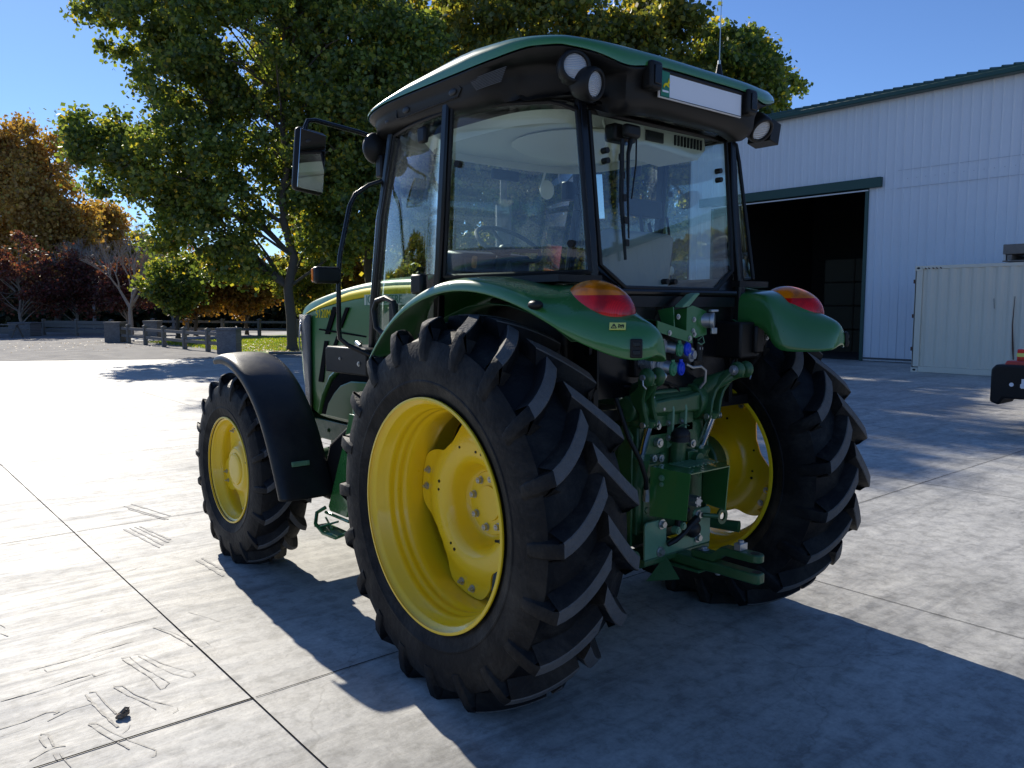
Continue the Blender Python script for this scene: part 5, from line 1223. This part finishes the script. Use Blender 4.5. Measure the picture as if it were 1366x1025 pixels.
def make_tree(name, base, blobs, n, size, leaf, tr, seed, label, cat='tree', group=None, clump=.6, bark='bark', limbs=26, lean=(0, 0), top=None, surf=.5, forks=1):
    rnd = random.Random(seed); x, y = base; P, U, W, C = leaves_for([(b[0], b[1], b[2], b[3], *(b[4:])) for b in blobs], n, size, seed, clump, surf)
    zt = top or max(b[2] for b in blobs)*.92
    mb = MB(); trunk_pts = []
    for f in range(forks):
        dx = 0 if forks == 1 else (f-(forks-1)/2)*.5
        p = tube_tree(mb, (dx*.4, 0, 0), (lean[0]+dx*2.2, lean[1]+dx*.5, zt), tr/(forks**.5), tr*.18, 12, .035, 12, rnd); trunk_pts.append(p)
    mb.tube([(0, 0, -.02), (0, 0, .25)], [tr*1.35/(forks**.5), tr*1.0], 12, caps=False)
    for i in range(limbs):
        c = Vector(C[rnd.randrange(len(C))].tolist()); tp = trunk_pts[i % forks]
        zz = max(.18*zt, c.z-(.35+.5*rnd.random())*math.hypot(c.x, c.y)-.3); a = min(tp, key=lambda q: abs(q.z-zz))
        r0 = tr*.30*(1-.6*a.z/zt)+.015; m_ = a.lerp(c, .55)+V(0, 0, .12*(c-a).length)
        pts = [a, a.lerp(m_, .5)+V(rnd.uniform(-.1, .1), rnd.uniform(-.1, .1), 0), m_, m_.lerp(c, .5)+V(rnd.uniform(-.15, .15), rnd.uniform(-.15, .15), .1), c]
        mb.tube(pts, [r0, r0*.7, r0*.5, r0*.3, r0*.12], 6, caps=False)
        for q in range(3):
            s0 = pts[2+q % 2]; e = s0+V(rnd.gauss(0, .7), rnd.gauss(0, .7), rnd.uniform(-.2, .9)); mb.tube([s0, s0.lerp(e, .5)+V(0, 0, .1), e], [r0*.3, r0*.2, .006], 5, caps=False)
    root = empty(name, (x, y, 0)); tag(root, label, cat, group)
    mb.build('trunk', bark, root, sharp=60); q = quads('crown', P, U, W, leaf, None, root)
    return root
def cam_off(lat, dep=0): return (lat*.766+dep*.642, -lat*.642+dep*.766)
def blob(lat, z, r, dep=0, w=1):
    x, y = cam_off(lat, dep); return (x, y, z, r, w)
bl = [blob(-5.9, 12.4, 1.7, -.8), blob(-4.6, 13.4, 2.0, .5), blob(-6.5, 13.8, 1.0, 0), blob(-3.4, 14.6, 2.2), blob(-4.7, 10.9, 1.7, .7), blob(-3.2, 10.2, 1.9, -1), blob(-7.9, 8.6, 1.05, .3), blob(-6.9, 8.0, 1.5, -.5), blob(-5.4, 7.7, 1.8, .6), blob(-6.7, 6.8, 1.2), blob(-3.6, 7.4, 2.0, -1), blob(-4.2, 5.7, 1.5, .8), blob(-2.2, 5.2, 1.7, -.6), blob(-4.6, 4.2, 1.0), blob(-2.6, 3.7, 1.2, .5), blob(-1.2, 3.3, 1.0, -.5, .7),
      blob(-1.0, 8.6, 2.4, 1), blob(-1.2, 11.8, 2.6, -.8), blob(-.6, 14.6, 2.4, .6), blob(1.2, 7.0, 2.0, .5), blob(2.8, 9.4, 2.5, -.4), blob(2.2, 12.5, 2.6, 1), blob(2.2, 15.4, 2.0), blob(1.3, 4.4, 1.5, 1), blob(3.4, 5.6, 1.8, -.5), blob(4.2, 12.0, 2.0), blob(-2.6, 16.2, 1.5)]
T1 = make_tree('tall_tree', (11.02, 27.8), bl, 125000, .128, 'leaf_green', .21, 11, 'biggest dark green tree, its trunk standing just right of the brick pillar near the mudguard', limbs=70, clump=.50, top=15)
def oval(h, r, seed, low=3, multi=7, lat_sp=.8):
    rr = random.Random(seed); out = [blob(0, low+(h-low)*.45, r*.85), blob(0, low+(h-low)*.25, r*.72), blob(0, low+(h-low)*.68, r*.68)]
    for i in range(multi): a = 2*PI*i/multi; out.append(blob(r*lat_sp*math.cos(a)*.8, rr.uniform(low+1, h*.8), r*.42, r*.5*math.sin(a)))
    for i in range(4): out.append(blob(rr.uniform(-.5, .5)*r, h-r*.35-rr.uniform(0, 1.6), r*.28, rr.uniform(-.4, .4)*r, 1.2))
    return out
row = [('T2', (15.8, 30.0), 18.0, 4.6, 50000, .17, 'leaf_mix', 21, 'tall green and yellowing tree just right of the biggest tree'),
       ('T3', (21.0, 30.0), 19.5, 5.2, 52000, .18, 'leaf_mix', 22, 'tall green tree directly above the highest point of the cab roof'),
       ('T4', (26.3, 28.2), 20.5, 5.0, 52000, .19, 'leaf_mix', 23, 'tall yellow green tree above the rear work lamps of the cab'),
       ('T5', (31.0, 26.6), 20.2, 4.6, 48000, .20, 'leaf_mix', 24, 'yellow green tree behind the cab aerial, second from the right in its row'),
       ('T6', (36.6, 25.0), 18.8, 4.4, 46000, .20, 'leaf_green', 25, 'last tree of the row, rising above the green eave of the barn')]
for k_, b_, h_, r_, n_, s_, lf, sd, lb in row:
    make_tree('tall_tree', b_, oval(h_, r_, sd, multi=10), n_, s_, lf, .22, sd, lb, limbs=34, clump=.70, surf=.5)
# small trees and autumn trees beyond
make_tree('young_tree', (10.7, 41.0), oval(4.6, 1.7, 31, 1.7), 12000, .13, 'leaf_green', .13, 31, 'small green tree with a short dark trunk just behind the near rail fence', limbs=14, clump=.4)
make_tree('young_tree', (16.2, 37.6), oval(4.8, 1.9, 32, 1.9), 12000, .13, 'leaf_mix', .13, 32, 'small green tree on the lawn between the brick pillar and the biggest trunk', limbs=14, clump=.4)
for i, (lat_px, dep, h_, r_, lf, lb) in enumerate([
    (15, 72, 19.0, 4.2, 'leaf_orange', 'tall orange brown tree at the left edge of the picture'), (78, 70, 17.5, 4.0, 'leaf_orange', 'tall orange tree against the sky, right one of the two orange trees'),
    (30, 52, 6.3, 3.0, 'leaf_red', 'maroon crab apple tree at the far left below the orange tree'), (105, 55, 5.4, 2.6, 'leaf_red', 'maroon crab apple tree in the middle of the dark red row'), (172, 54, 4.9, 2.2, 'leaf_red', 'crimson crab apple tree nearest to the leafless tree'),
    (140, 80, 13.0, 3.6, 'leaf_orange', 'smaller orange tree behind the crab apples, left of the biggest green tree'), (232, 66, 7.6, 2.9, 'leaf_red', 'dull red tree in the gap behind the small green tree and fence'), (195, 74, 9.0, 3.0, 'leaf_mix', 'olive green tree in the gap behind the pale leafless tree'), (262, 50, 5.2, 2.0, 'leaf_gold', 'small golden orange tree under the limbs of the biggest tree'), (330, 52, 5.0, 1.9, 'leaf_gold', 'small orange tree seen left of the biggest trunk'), (455, 50, 6.5, 2.4, 'leaf_gold', 'orange and yellow tree seen between the hood and the mirror bar'), (500, 54, 7.5, 2.6, 'leaf_mix', 'yellow green tree just behind the front pillar of the cab')]):
    lt = (lat_px-683)/1072.2*dep; x_ = -3.067+lt*.766+dep*.642; y_ = -2.852-lt*.642+dep*.766
    make_tree('autumn_tree', (x_, y_), oval(h_, r_, 40+i, 1.4 if h_ < 10 else 3), (8500 if lf == 'leaf_red' else 14000) if h_ < 10 else 30000, (.13 if lf == 'leaf_red' else .15) if h_ < 10 else .21, lf, .12 if h_ < 10 else .3, 40+i, lb, limbs=34 if lf == 'leaf_red' else 22, clump=.55 if h_ < 10 else .9, bark='bark_pale' if lf == 'leaf_red' else 'bark')
# bare grey tree
def bare(px, dep, h, seed, label):
    lt = (px-683)/1072.2*dep; x_ = -3.067+lt*.766+dep*.642; y_ = -2.852-lt*.642+dep*.766; rnd = random.Random(seed); mb = MB()
    def grow(p, d, L, r, lv):
        q = p+d*L; mid = p.lerp(q, .5)+V(rnd.uniform(-1, 1), rnd.uniform(-1, 1), 0)*L*.05; mb.tube([p, mid, q], [r, r*.82, r*.66], 6 if lv < 3 else 4, caps=False)
        if lv >= 6: return
        for k in range(3 if lv else 6):
            a = rnd.uniform(0, 2*PI); t = rnd.uniform(.25, .60); nd = (d+V(math.cos(a), math.sin(a), rnd.uniform(-.1, .35))*t*(1.3 if lv == 0 else 1)).normalized(); grow(q if k else q, nd, L*rnd.uniform(.62, .84), r*.58, lv+1)
    grow(V(0, 0, 0), V(0, 0, 1), h*.20, .16, 0); root = empty('bare_tree', (x_, y_, 0)); tag(root, label, 'tree'); mb.build('trunk', 'bark_pale', root, sharp=80)
bare(176, 47, 8.6, 5, 'pale leafless tree with spreading twigs standing before the red trees')
bare(128, 66, 10.5, 9, 'smaller leafless tree standing farther back behind the maroon trees')
# dark hedge masses closing the view
def hedge(pts, h, n, seed, label):
    r = np.random.RandomState(seed); P = []; L = len(pts)-1; t = r.rand(n)*L; i = t.astype(int); f = t-i; A = np.array(pts, float)
    base = A[i]*(1-f)[:, None]+A[i+1]*f[:, None]; z = r.rand(n)**.8*h*(1+.15*np.sin(base[:, 0]*.9)); off = r.normal(size=(n, 2))*.7
    P = np.stack([base[:, 0]+off[:, 0], base[:, 1]+off[:, 1], z], 1); nr = r.normal(size=(n, 3)); t_ = r.normal(size=(n, 3)); U = np.cross(nr, t_); U /= np.linalg.norm(U, axis=1)[:, None]; W = np.cross(nr, U); W /= np.linalg.norm(W, axis=1)[:, None]; s = (.12+.16*r.rand(n))
    o = quads('hedge', P.astype(np.float32), U*s[:, None], W*s[:, None]*.8, 'leaf_dark'); tag(o, label, 'hedge')
def pt(px, dep): lt = (px-683)/1072.2*dep; return (-3.067+lt*.766+dep*.642, -2.852-lt*.642+dep*.766)
hedge([pt(-90, 74), pt(60, 72), pt(160, 72)], 4.2, 30000, 61, 'dark clipped hedge behind the boarded fence at the far left')
hedge([pt(150, 76), pt(260, 72), pt(420, 70), pt(560, 72)], 5.2, 34000, 62, 'long dark hedge behind the path and the back fence')
hedge([pt(520, 66), pt(700, 64), pt(830, 62)], 6.5, 30000, 63, 'dark hedge seen through the cab windows under the tree row')

# ------------------------------------------------------------------ fences and pillars
M['brick'] = bpy.data.materials.new('grey_brick'); M['brick'].use_nodes = True; nt, b = nodes(M['brick']); tc = nt.nodes.new('ShaderNodeTexCoord'); br = nt.nodes.new('ShaderNodeTexBrick')
mpb = nt.nodes.new('ShaderNodeMapping'); mpb.inputs['Rotation'].default_value = (R(90), 0, 0); nt.links.new(tc.outputs['Object'], mpb.inputs[0]); nt.links.new(mpb.outputs[0], br.inputs[0])
br.inputs['Scale'].default_value = 5; br.inputs['Color1'].default_value = (.20, .19, .185, 1); br.inputs['Color2'].default_value = (.13, .125, .125, 1); br.inputs['Mortar'].default_value = (.24, .235, .23, 1); br.inputs['Mortar Size'].default_value = .015
nt.links.new(br.outputs[0], b.inputs['Base Color']); b.inputs['Roughness'].default_value = .9
def pillar(px, dep, w, h, label):
    x, y = pt(px, dep); o = empty('brick_pillar', (x, y, 0), R(-38)); tag(o, label, 'pillar')
    mb = MB(); mb.box((0, 0, h*.46), (w, w, h*.92)); mb.build('shaft', 'brick', o, bevel=.01); mb = MB(); mb.box((0, 0, h*.95), (w*1.08, w*1.08, h*.10)); mb.build('capstone', 'brick', o, bevel=.015)
pillar(306, 30.4, .72, .98, 'grey brick pillar at the near end of the rail fence, behind the mudguard'); pillar(155, 41.0, .78, 1.02, 'grey brick pillar at the far end of the rail fence, beside the lane'); pillar(205, 46.5, .78, 1.0, 'dark brick pillar standing behind the fence, nearest the small tree trunk'); pillar(35, 50, 1.3, .85, 'low wide stone pillar of the boarded fence at the far left')
def fence(a, b_, nposts, h, rails, label, capped=True, rail_d=.13, open_ends=True, mat_='wood'):
    ax, ay = a; bx_, by_ = b_; o = empty('rail_fence', (ax, ay, 0)); tag(o, label, 'fence'); d = V(bx_-ax, by_-ay, 0); L = d.length; u = d.normalized(); e = V(-u.y, u.x, 0)
    rot = Matrix((u, e, V(0, 0, 1))).transposed()
    for i in range(nposts):
        t = (i+.6)/(nposts+.2) if open_ends else i/(nposts-1)
        p = d*t; mb = MB(); mb.box(p+V(0, 0, h*.5), (.17, .17, h), rot); po = mb.build('post', mat_, o, bevel=.012)
        if capped: mb = MB(); mb.box(p+V(0, 0, h+.02), (.21, .21, .05), rot); mb.add([tuple(p+rot @ V(sx*.105, sy*.105, 0)+V(0, 0, h+.045)) for sx, sy in ((-1, -1), (1, -1), (1, 1), (-1, 1))]+[tuple(p+V(0, 0, h+.11))], [(0, 1, 4), (1, 2, 4), (2, 3, 4), (3, 0, 4)]); mb.build('post_cap', mat_, po)
    for z in rails:
        mb = MB(); mb.box(d*.5+V(0, 0, z), (L, .05, rail_d), rot); mb.build('rail', mat_, o, bevel=.006)
p1 = pt(160, 41.0); p2 = pt(298, 30.8)
fence(p1, p2, 5, .84, (.34, .70), 'near post and rail fence of weathered wood running between two brick pillars')
fence(pt(205, 52), pt(560, 46), 8, .98, (.40, .86), 'back post and rail fence with capped posts crossing behind the lawn', open_ends=False)
fence(pt(60, 52), pt(150, 49), 3, .95, (.28, .62, .80), 'low boarded fence at the left between the stone pillar and the lane', rail_d=.24, open_ends=False)
fence(pt(-60, 50), pt(30, 50), 2, .70, (.22, .45), 'short boarded fence at the left edge of the picture', rail_d=.2, open_ends=False)
# dark picnic table at the far left
x, y = pt(8, 47); o = empty('picnic_table', (x, y, 0), R(-40)); tag(o, 'dark wooden picnic table at the far left behind the lane', 'table')
mb = MB(); mb.box((0, 0, .76), (1.9, .75, .05)); mb.build('table_top', 'wood', o); 
for s in (-1, 1): mb = MB(); mb.box((0, s*.62, .45), (1.9, .26, .045)); mb.build('bench_seat', 'wood', o); mb = MB(); mb.tube([(s*.7, -.55, .0), (s*.7, .0, .74)], .045, 6); mb.tube([(s*.7, .55, .0), (s*.7, .0, .74)], .045, 6); mb.build('leg', 'wood', o)
# pale low building glimpsed behind the trees
x, y = pt(300, 86); o = empty('pale_building', (x, y, 0), R(-40)); tag(o, 'long pale low building glimpsed behind the hedge and trees', 'building')
mb = MB(); mb.box((0, 0, 1.9), (46, 8, 3.8)); mb.build('wall', 'white', o); mb = MB(); mb.prism([(-4.6, 3.8), (4.6, 3.8), (0, 5.6)], 'x', -23.5, 23.5); mb.build('roof', 'mesh_grey', o, smooth=False)
# woodland all round the yard, outside the picture but mirrored in the glass and paint
n = 26000; az = rs.uniform(R(88), R(352), n); rad = rs.uniform(85, 100, n); hh = (6.5+2.2*np.sin(az*9)+1.5*np.sin(az*23+1))
P = np.stack([rad*np.sin(az), rad*np.cos(az), rs.rand(n)**.85*hh], 1); k = ~((P[:, 0] > 20)&(P[:, 1] > -24)); P = P[k]; n = len(P)
nr = rs.normal(size=(n, 3)); t_ = rs.normal(size=(n, 3)); U = np.cross(nr, t_); U /= np.linalg.norm(U, axis=1)[:, None]; W = np.cross(nr, U); W /= np.linalg.norm(W, axis=1)[:, None]
sz = rs.uniform(.35, .75, n)[:, None]
o = quads('far_woodland', P.astype(np.float32), U*sz, W*sz*.8, 'leaf_mix', 'stuff')
# ------------------------------------------------------------------ barn
M['barn'] = mat('white_sheet_steel', (.75, .77, .81), .42, spec=.5, var=.06, vscale=.7)
M['barn_green'] = mat('green_trim', (.012, .060, .048), .4)
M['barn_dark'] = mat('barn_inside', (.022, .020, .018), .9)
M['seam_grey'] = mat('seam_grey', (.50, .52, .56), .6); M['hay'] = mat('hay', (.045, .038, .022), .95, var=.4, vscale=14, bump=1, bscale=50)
M['rust'] = mat('rust', (.10, .04, .02), .9)
barn = empty('barn', (22.5, 9.7, 0)); tag(barn, 'large white ribbed metal barn with green trim and a dark open doorway', 'barn')
X0 = 22.5; YN, YS = 17.0, -22.0; ZE = 8.28; DY0, DY1, DZ = 9.86, 15.9, 5.50
def lp(p): return (p[0]-22.5, p[1]-9.7, p[2])
def ribwall(x, y0, y1, z0, z1, name, nrm=-1, along='y', pitch=.27):
    n = int(abs(y1-y0)/pitch)+1; prof = []
    for i in range(n):
        y = y0+(y1-y0)*i/n; st = (y1-y0)/n; dd = .030 if i % 3 == 0 else .018
        for f, d in ((0, 0), (.06, dd), (.16, dd), (.22, 0), (.58, 0), (.60, .004), (.66, .004), (.68, 0)): prof.append((y+st*f, d))
    prof.append((y1, 0)); rows = [[lp((x+nrm*d, y, z) if along == 'y' else (y, x+nrm*d, z)) for y, d in prof] for z in (z0, z1)]
    mb = MB(); mb.grid(rows); return mb.build(name, 'barn', barn, smooth=False)
ribwall(X0, YS, DY0, 0.02, 5.42, 'wall'); ribwall(X0-.006, YS, DY0, 5.42, ZE, 'wall'); ribwall(X0, DY0, DY1, DZ+.30, ZE, 'wall'); ribwall(X0, DY1, YN, .02, ZE, 'wall')
mb = MB(); mb.box(lp((X0+14, YN-.05, ZE/2)), (28, .1, ZE)); mb.box(lp((X0+28, (YN+YS)/2, ZE/2)), (.1, YN-YS-.3, ZE)); mb.box(lp((X0+14, YS+.05, ZE/2)), (28, .1, ZE)); 
for yy in (YN-.05, YS+.05): mb.prism([(-.0, ZE), (28, ZE), (14, ZE+2.99)], 'y', yy-9.7-.04, yy-9.7+.04)
mb.build('side_wall', 'barn', barn, smooth=False)
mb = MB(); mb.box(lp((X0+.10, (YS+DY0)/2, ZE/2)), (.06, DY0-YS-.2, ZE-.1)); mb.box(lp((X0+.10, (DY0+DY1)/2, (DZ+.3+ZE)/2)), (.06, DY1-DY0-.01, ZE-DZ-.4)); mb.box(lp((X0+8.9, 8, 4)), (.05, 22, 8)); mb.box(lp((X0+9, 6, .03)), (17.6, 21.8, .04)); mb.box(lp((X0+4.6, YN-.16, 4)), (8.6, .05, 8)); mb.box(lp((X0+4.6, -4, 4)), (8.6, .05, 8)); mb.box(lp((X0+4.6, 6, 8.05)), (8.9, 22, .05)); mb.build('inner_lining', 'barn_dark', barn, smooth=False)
mb = MB(); mb.prism([(X0-22.5-.35, ZE+.10), (X0-22.5+14, ZE+3.1), (X0-22.5+28.3, ZE+.10), (X0-22.5+28.3, ZE+.02), (X0-22.5+14, ZE+3.0), (X0-22.5-.35, ZE+.02)], 'y', YS-9.7-.3, YN-9.7+.3)
for i in range(int((YN-YS)/.30)):
    y = YS+.15+i*.30-9.7; mb.add([(-.37, y-.03, ZE+.10), (-.37, y+.03, ZE+.10), (-.37, y+.02, ZE+.145), (-.37, y-.02, ZE+.145), (14, y-.03, ZE+3.12), (14, y+.03, ZE+3.12), (14, y+.02, ZE+3.16), (14, y-.02, ZE+3.16)], [(0, 1, 2, 3), (0, 4, 5, 1), (1, 5, 6, 2), (2, 6, 7, 3), (3, 7, 4, 0)])
mb.build('roof', 'barn_green', barn, smooth=False)
mb = MB(); mb.box(lp((X0-.20, (YN+YS)/2, ZE-.03)), (.34, YN-YS+.5, .15)); mb.build('eave_trim', 'barn_green', barn, bevel=.02)
mb = MB(); mb.box(lp((X0-.10, (DY0+DY1)/2+.03, DZ+.17)), (.16, DY1-DY0+.92, .31)); hd_ = mb.build('door_track', 'barn_green', barn, bevel=.01)
mb = MB(); mb.box(lp((X0-.06, (DY0+DY1)/2, DZ-.045)), (.05, DY1-DY0, .04)); mb.build('track_rail', 'white', hd_)
mb = MB(); mb.box(lp((X0-.02, DY0+.05, DZ/2)), (.08, .10, DZ)); mb.build('door_jamb', 'barn_green', barn); mb = MB(); mb.box(lp((X0-.02, DY1-.05, DZ/2)), (.08, .10, DZ)); mb.build('door_jamb', 'barn_green', barn)
mb = MB()
for z in (5.96, 5.42): mb.box(lp((X0-.030, (YS+DY0-.9)/2, z)), (.004, DY0-.9-YS, .012))
for i in range(60):
    y = DY0-1.2-i*.27*1; mb.box(lp((X0-.030, y, 5.69)), (.006, .022, .022))
mb.build('panel_seam', 'seam_grey', barn, smooth=False)
mb = MB(); mb.box(lp((X0-.03, (YS+DY0)/2, .10)), (.05, DY0-YS, .05)); mb.build('base_flashing', 'mesh_grey', barn)
# hay bales stacked inside the doorway
hb = None; k = 0
for r_ in range(4):
    for c_ in range(2):
        z = .46+r_*.90; y = 11.65+c_*1.23
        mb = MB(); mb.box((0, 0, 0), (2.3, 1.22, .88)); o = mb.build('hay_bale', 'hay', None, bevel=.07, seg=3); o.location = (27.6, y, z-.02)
        names = ['bottom', 'second from bottom', 'third from bottom', 'top']; side = ['right', 'left'][c_]
        tag(o, 'square hay bale in the dark barn doorway, %s bale of the %s column' % (names[r_], side), 'bale', 'hay bales stacked in the barn')
# ------------------------------------------------------------------ container
M['container'] = mat('cream_container_paint', (.78, .70, .55), .5, var=.07, vscale=1.2)
cont = empty('shipping_container', (19.15, 6.85, 0)); tag(cont, 'cream shipping container with corrugated side standing in front of the barn wall', 'container')
CL, CH, CW = 12.2, 2.83, 2.44
def ccorr():
    prof = []; y = -.20
    while y > -CL+.25:
        prof += [(y, .036), (y-.07, .036), (y-.14, 0), (y-.21, 0)]; y -= .28
    rows = [[(d+.012, yy, z) for yy, d in prof] for z in (.16, CH-.09)]; mb = MB(); mb.grid(rows); return mb
ccorr().build('side_panel', 'container', cont, smooth=False, solid=.003)
mb = MB(); mb.box((.05, -CL/2, .08), (.10, CL, .15)); mb.box((.04, -CL/2, CH-.045), (.08, CL, .09)); mb.box((.07, -.10, CH/2), (.14, .19, CH-.02)); mb.box((.07, -CL+.10, CH/2), (.14, .19, CH-.02)); mb.box((CW/2+.06, -CL/2, CH-.03), (CW-.14, CL-.02, .02)); mb.box((CW/2, -.03, CH/2), (CW, .04, CH-.04)); mb.box((CW-.02, -CL/2, CH/2), (.04, CL-.1, CH-.05)); mb.build('frame', 'container', cont, bevel=.008)
for z in (.06, CH-.06):
    for yy in (-.09, -CL+.09):
        mb = MB(); mb.box((.08, yy, z), (.18, .185, .13)); cc = mb.build('corner_casting', 'container', cont, bevel=.006); mb = MB(); mb.ell((-.012, yy, z), (.004, .045, .028), 6, 12); mb.build('casting_hole', 'ink', cc)
mb = MB()
for z in (.62, 1.5, 2.42): mb.box((.0, .005, z), (.05, .03, .10))
mb.build('door_hinge', 'rust', cont)
mb = MB(); rr = random.Random(3)
for i in range(5): mb.box((-.004, -.26-i*.10+rr.uniform(-.02, .02), CH-.07), (.002, .055, .028), Matrix.Rotation(R(30), 3, 'X'))
mb.tube([(.010, -2.42, 2.0), (.010, -2.40, 1.3), (.010, -2.44, .7), (.010, -2.47, .35)], [.006, .012, .02, .008], 5); mb.tube([(.010, -1.95, 1.95), (.010, -1.97, 1.7)], .006, 5); mb.build('rust_streak', 'rust', cont)
# crate and tyre on the container roof
ct = empty('wooden_crate', (19.75, 4.12, CH)); tag(ct, 'grey weathered wooden crate lying on the container roof at the right edge', 'crate')
mb = MB(); mb.box((0, 0, .33), (1.1, 1.3, .24)); mb.build('crate_boards', 'wood', ct, bevel=.01); mb = MB()
for y in (-.5, 0, .5): mb.box((0, y, .13), (1.1, .10, .12))
mb.box((0, 0, .04), (1.1, 1.3, .03)); mb.build('skid', 'wood', ct); mb = MB(); mb.box((-.40, .63, .26), (.16, .05, .40)); mb.build('corner_batten', 'alu', ct)
mb = MB(); mb.lathe([(-.12, .20), (-.13, .27), (-.10, .35), (0, .37), (.10, .35), (.13, .27), (.12, .20), (0, .19)], c=(19.75, 3.85, CH+.45+.13), axis='z', n=40, closed=True); tag(mb.build('old_tyre', 'rubber', None), 'black tyre lying on top of the wooden crate on the container', 'tyre')
# ------------------------------------------------------------------ red flatbed at the right edge
M['red'] = mat('red_paint', (.42, .015, .018), .35, coat=.4)
fb = empty('flatbed_truck', (9.75, .2, 0)); tag(fb, 'red flatbed truck cut off by the right edge, its black rear corner showing', 'truck')
mb = MB(); mb.prism([(-1.25, .52), (-1.25, .86), (-1.19, .93), (1.19, .93), (1.25, .86), (1.25, .40), (1.13, .36), (1.08, .46), (-1.1, .46)], 'x', -.45, .10); mb.build('rear_bumper', 'black', fb, bevel=.03, seg=3)
mb = MB(); mb.prism([(-1.2, .90), (1.12, .90), (1.08, .985), (-1.2, .985)], 'x', -.38, 5.2); mb.build('deck', 'red', fb, bevel=.015)
mb = MB(); mb.box((-.26, .88, 1.06), (.10, .20, .17)); tl = mb.build('tail_lamp', 'red_lens', fb, bevel=.012); mb = MB(); mb.box((-.312, .88, 1.065), (.006, .20, .05)); mb.build('reflector', 'warn', tl)
mb = MB(); mb.box((.9, 0, .62), (2.6, .8, .22)); mb.box((2.5, 0, .6), (5, .7, .18)); mb.build('chassis', 'black', fb, bevel=.01)
for xw in (1.1, 4.2):
    for yw_ in (.98, -.98):
        mb = MB(); mb.lathe([(-.12, .22), (-.14, .30), (-.12, .42), (-.06, .45), (.06, .45), (.12, .42), (.14, .30), (.12, .22)], c=(xw, yw_, .45), axis='y', n=40, closed=True); w_ = mb.build('wheel', 'rubber', fb); mb = MB(); mb.cyl((xw, yw_-.08, .45), (xw, yw_+.08, .45), .23, .23, 28); mb.build('rim', 'alu', w_)
mb = MB(); mb.cyl((-.455, .98, .66), (-.44, .98, .66), .028, .028, 16); mb.box((-.455, .84, .68), (.012, .035, .13)); mb.box((-.456, .845, .65), (.014, .05, .05)); mb.build('bumper_fitting', 'white', fb)
# ------------------------------------------------------------------ light, sky, camera
SUN_EL, SUN_AZ = R(31.5), R(7.4)   # azimuth from +Y towards +X
w = bpy.data.worlds.new('World'); scene.world = w; w.use_nodes = True; nt = w.node_tree; bg = nt.nodes['Background']
sky = nt.nodes.new('ShaderNodeTexSky'); sky.sky_type = 'NISHITA'; sky.sun_disc = False; sky.sun_elevation = SUN_EL; sky.sun_rotation = SUN_AZ
sky.altitude = 1200; sky.air_density = 1.0; sky.dust_density = .2; sky.ozone_density = 3.0
hs = nt.nodes.new('ShaderNodeMix'); hs.data_type = 'RGBA'; hs.blend_type = 'MULTIPLY'; hs.inputs[0].default_value = 1; hs.inputs[7].default_value = (.75, .91, 1.18, 1)
nt.links.new(sky.outputs[0], hs.inputs[6]); nt.links.new(hs.outputs[2], bg.inputs[0]); bg.inputs[1].default_value = .09
sl = bpy.data.lights.new('sun', 'SUN'); sl.energy = 4.3; sl.angle = R(.5); sl.color = (1, .93, .81)
so = bpy.data.objects.new('sun', sl); COL.objects.link(so)
d = V(math.sin(SUN_AZ)*math.cos(SUN_EL), math.cos(SUN_AZ)*math.cos(SUN_EL), math.sin(SUN_EL)); so.rotation_euler = (-d).to_track_quat('-Z', 'Y').to_euler()
cam = bpy.data.cameras.new('camera'); co = bpy.data.objects.new('camera', cam); COL.objects.link(co); scene.camera = co
co.location = (-3.067, -2.8518, 1.7091); yaw, pit = .6976, -.0940
fwd = V(math.sin(yaw)*math.cos(pit), math.cos(yaw)*math.cos(pit), math.sin(pit)); co.rotation_euler = fwd.to_track_quat('-Z', 'Y').to_euler()
cam.sensor_width = 36; cam.lens = 1072.2/1366*36; cam.clip_end = 4000; cam.clip_start = .05
scene.view_settings.view_transform = 'Standard'; scene.view_settings.look = 'None'; scene.view_settings.exposure = 0.45; scene.view_settings.gamma = 1
scene.cycles.use_denoising = True; scene.cycles.max_bounces = 8; scene.cycles.transparent_max_bounces = 24; scene.cycles.glossy_bounces = 5
scene.cycles.sample_clamp_indirect = 6
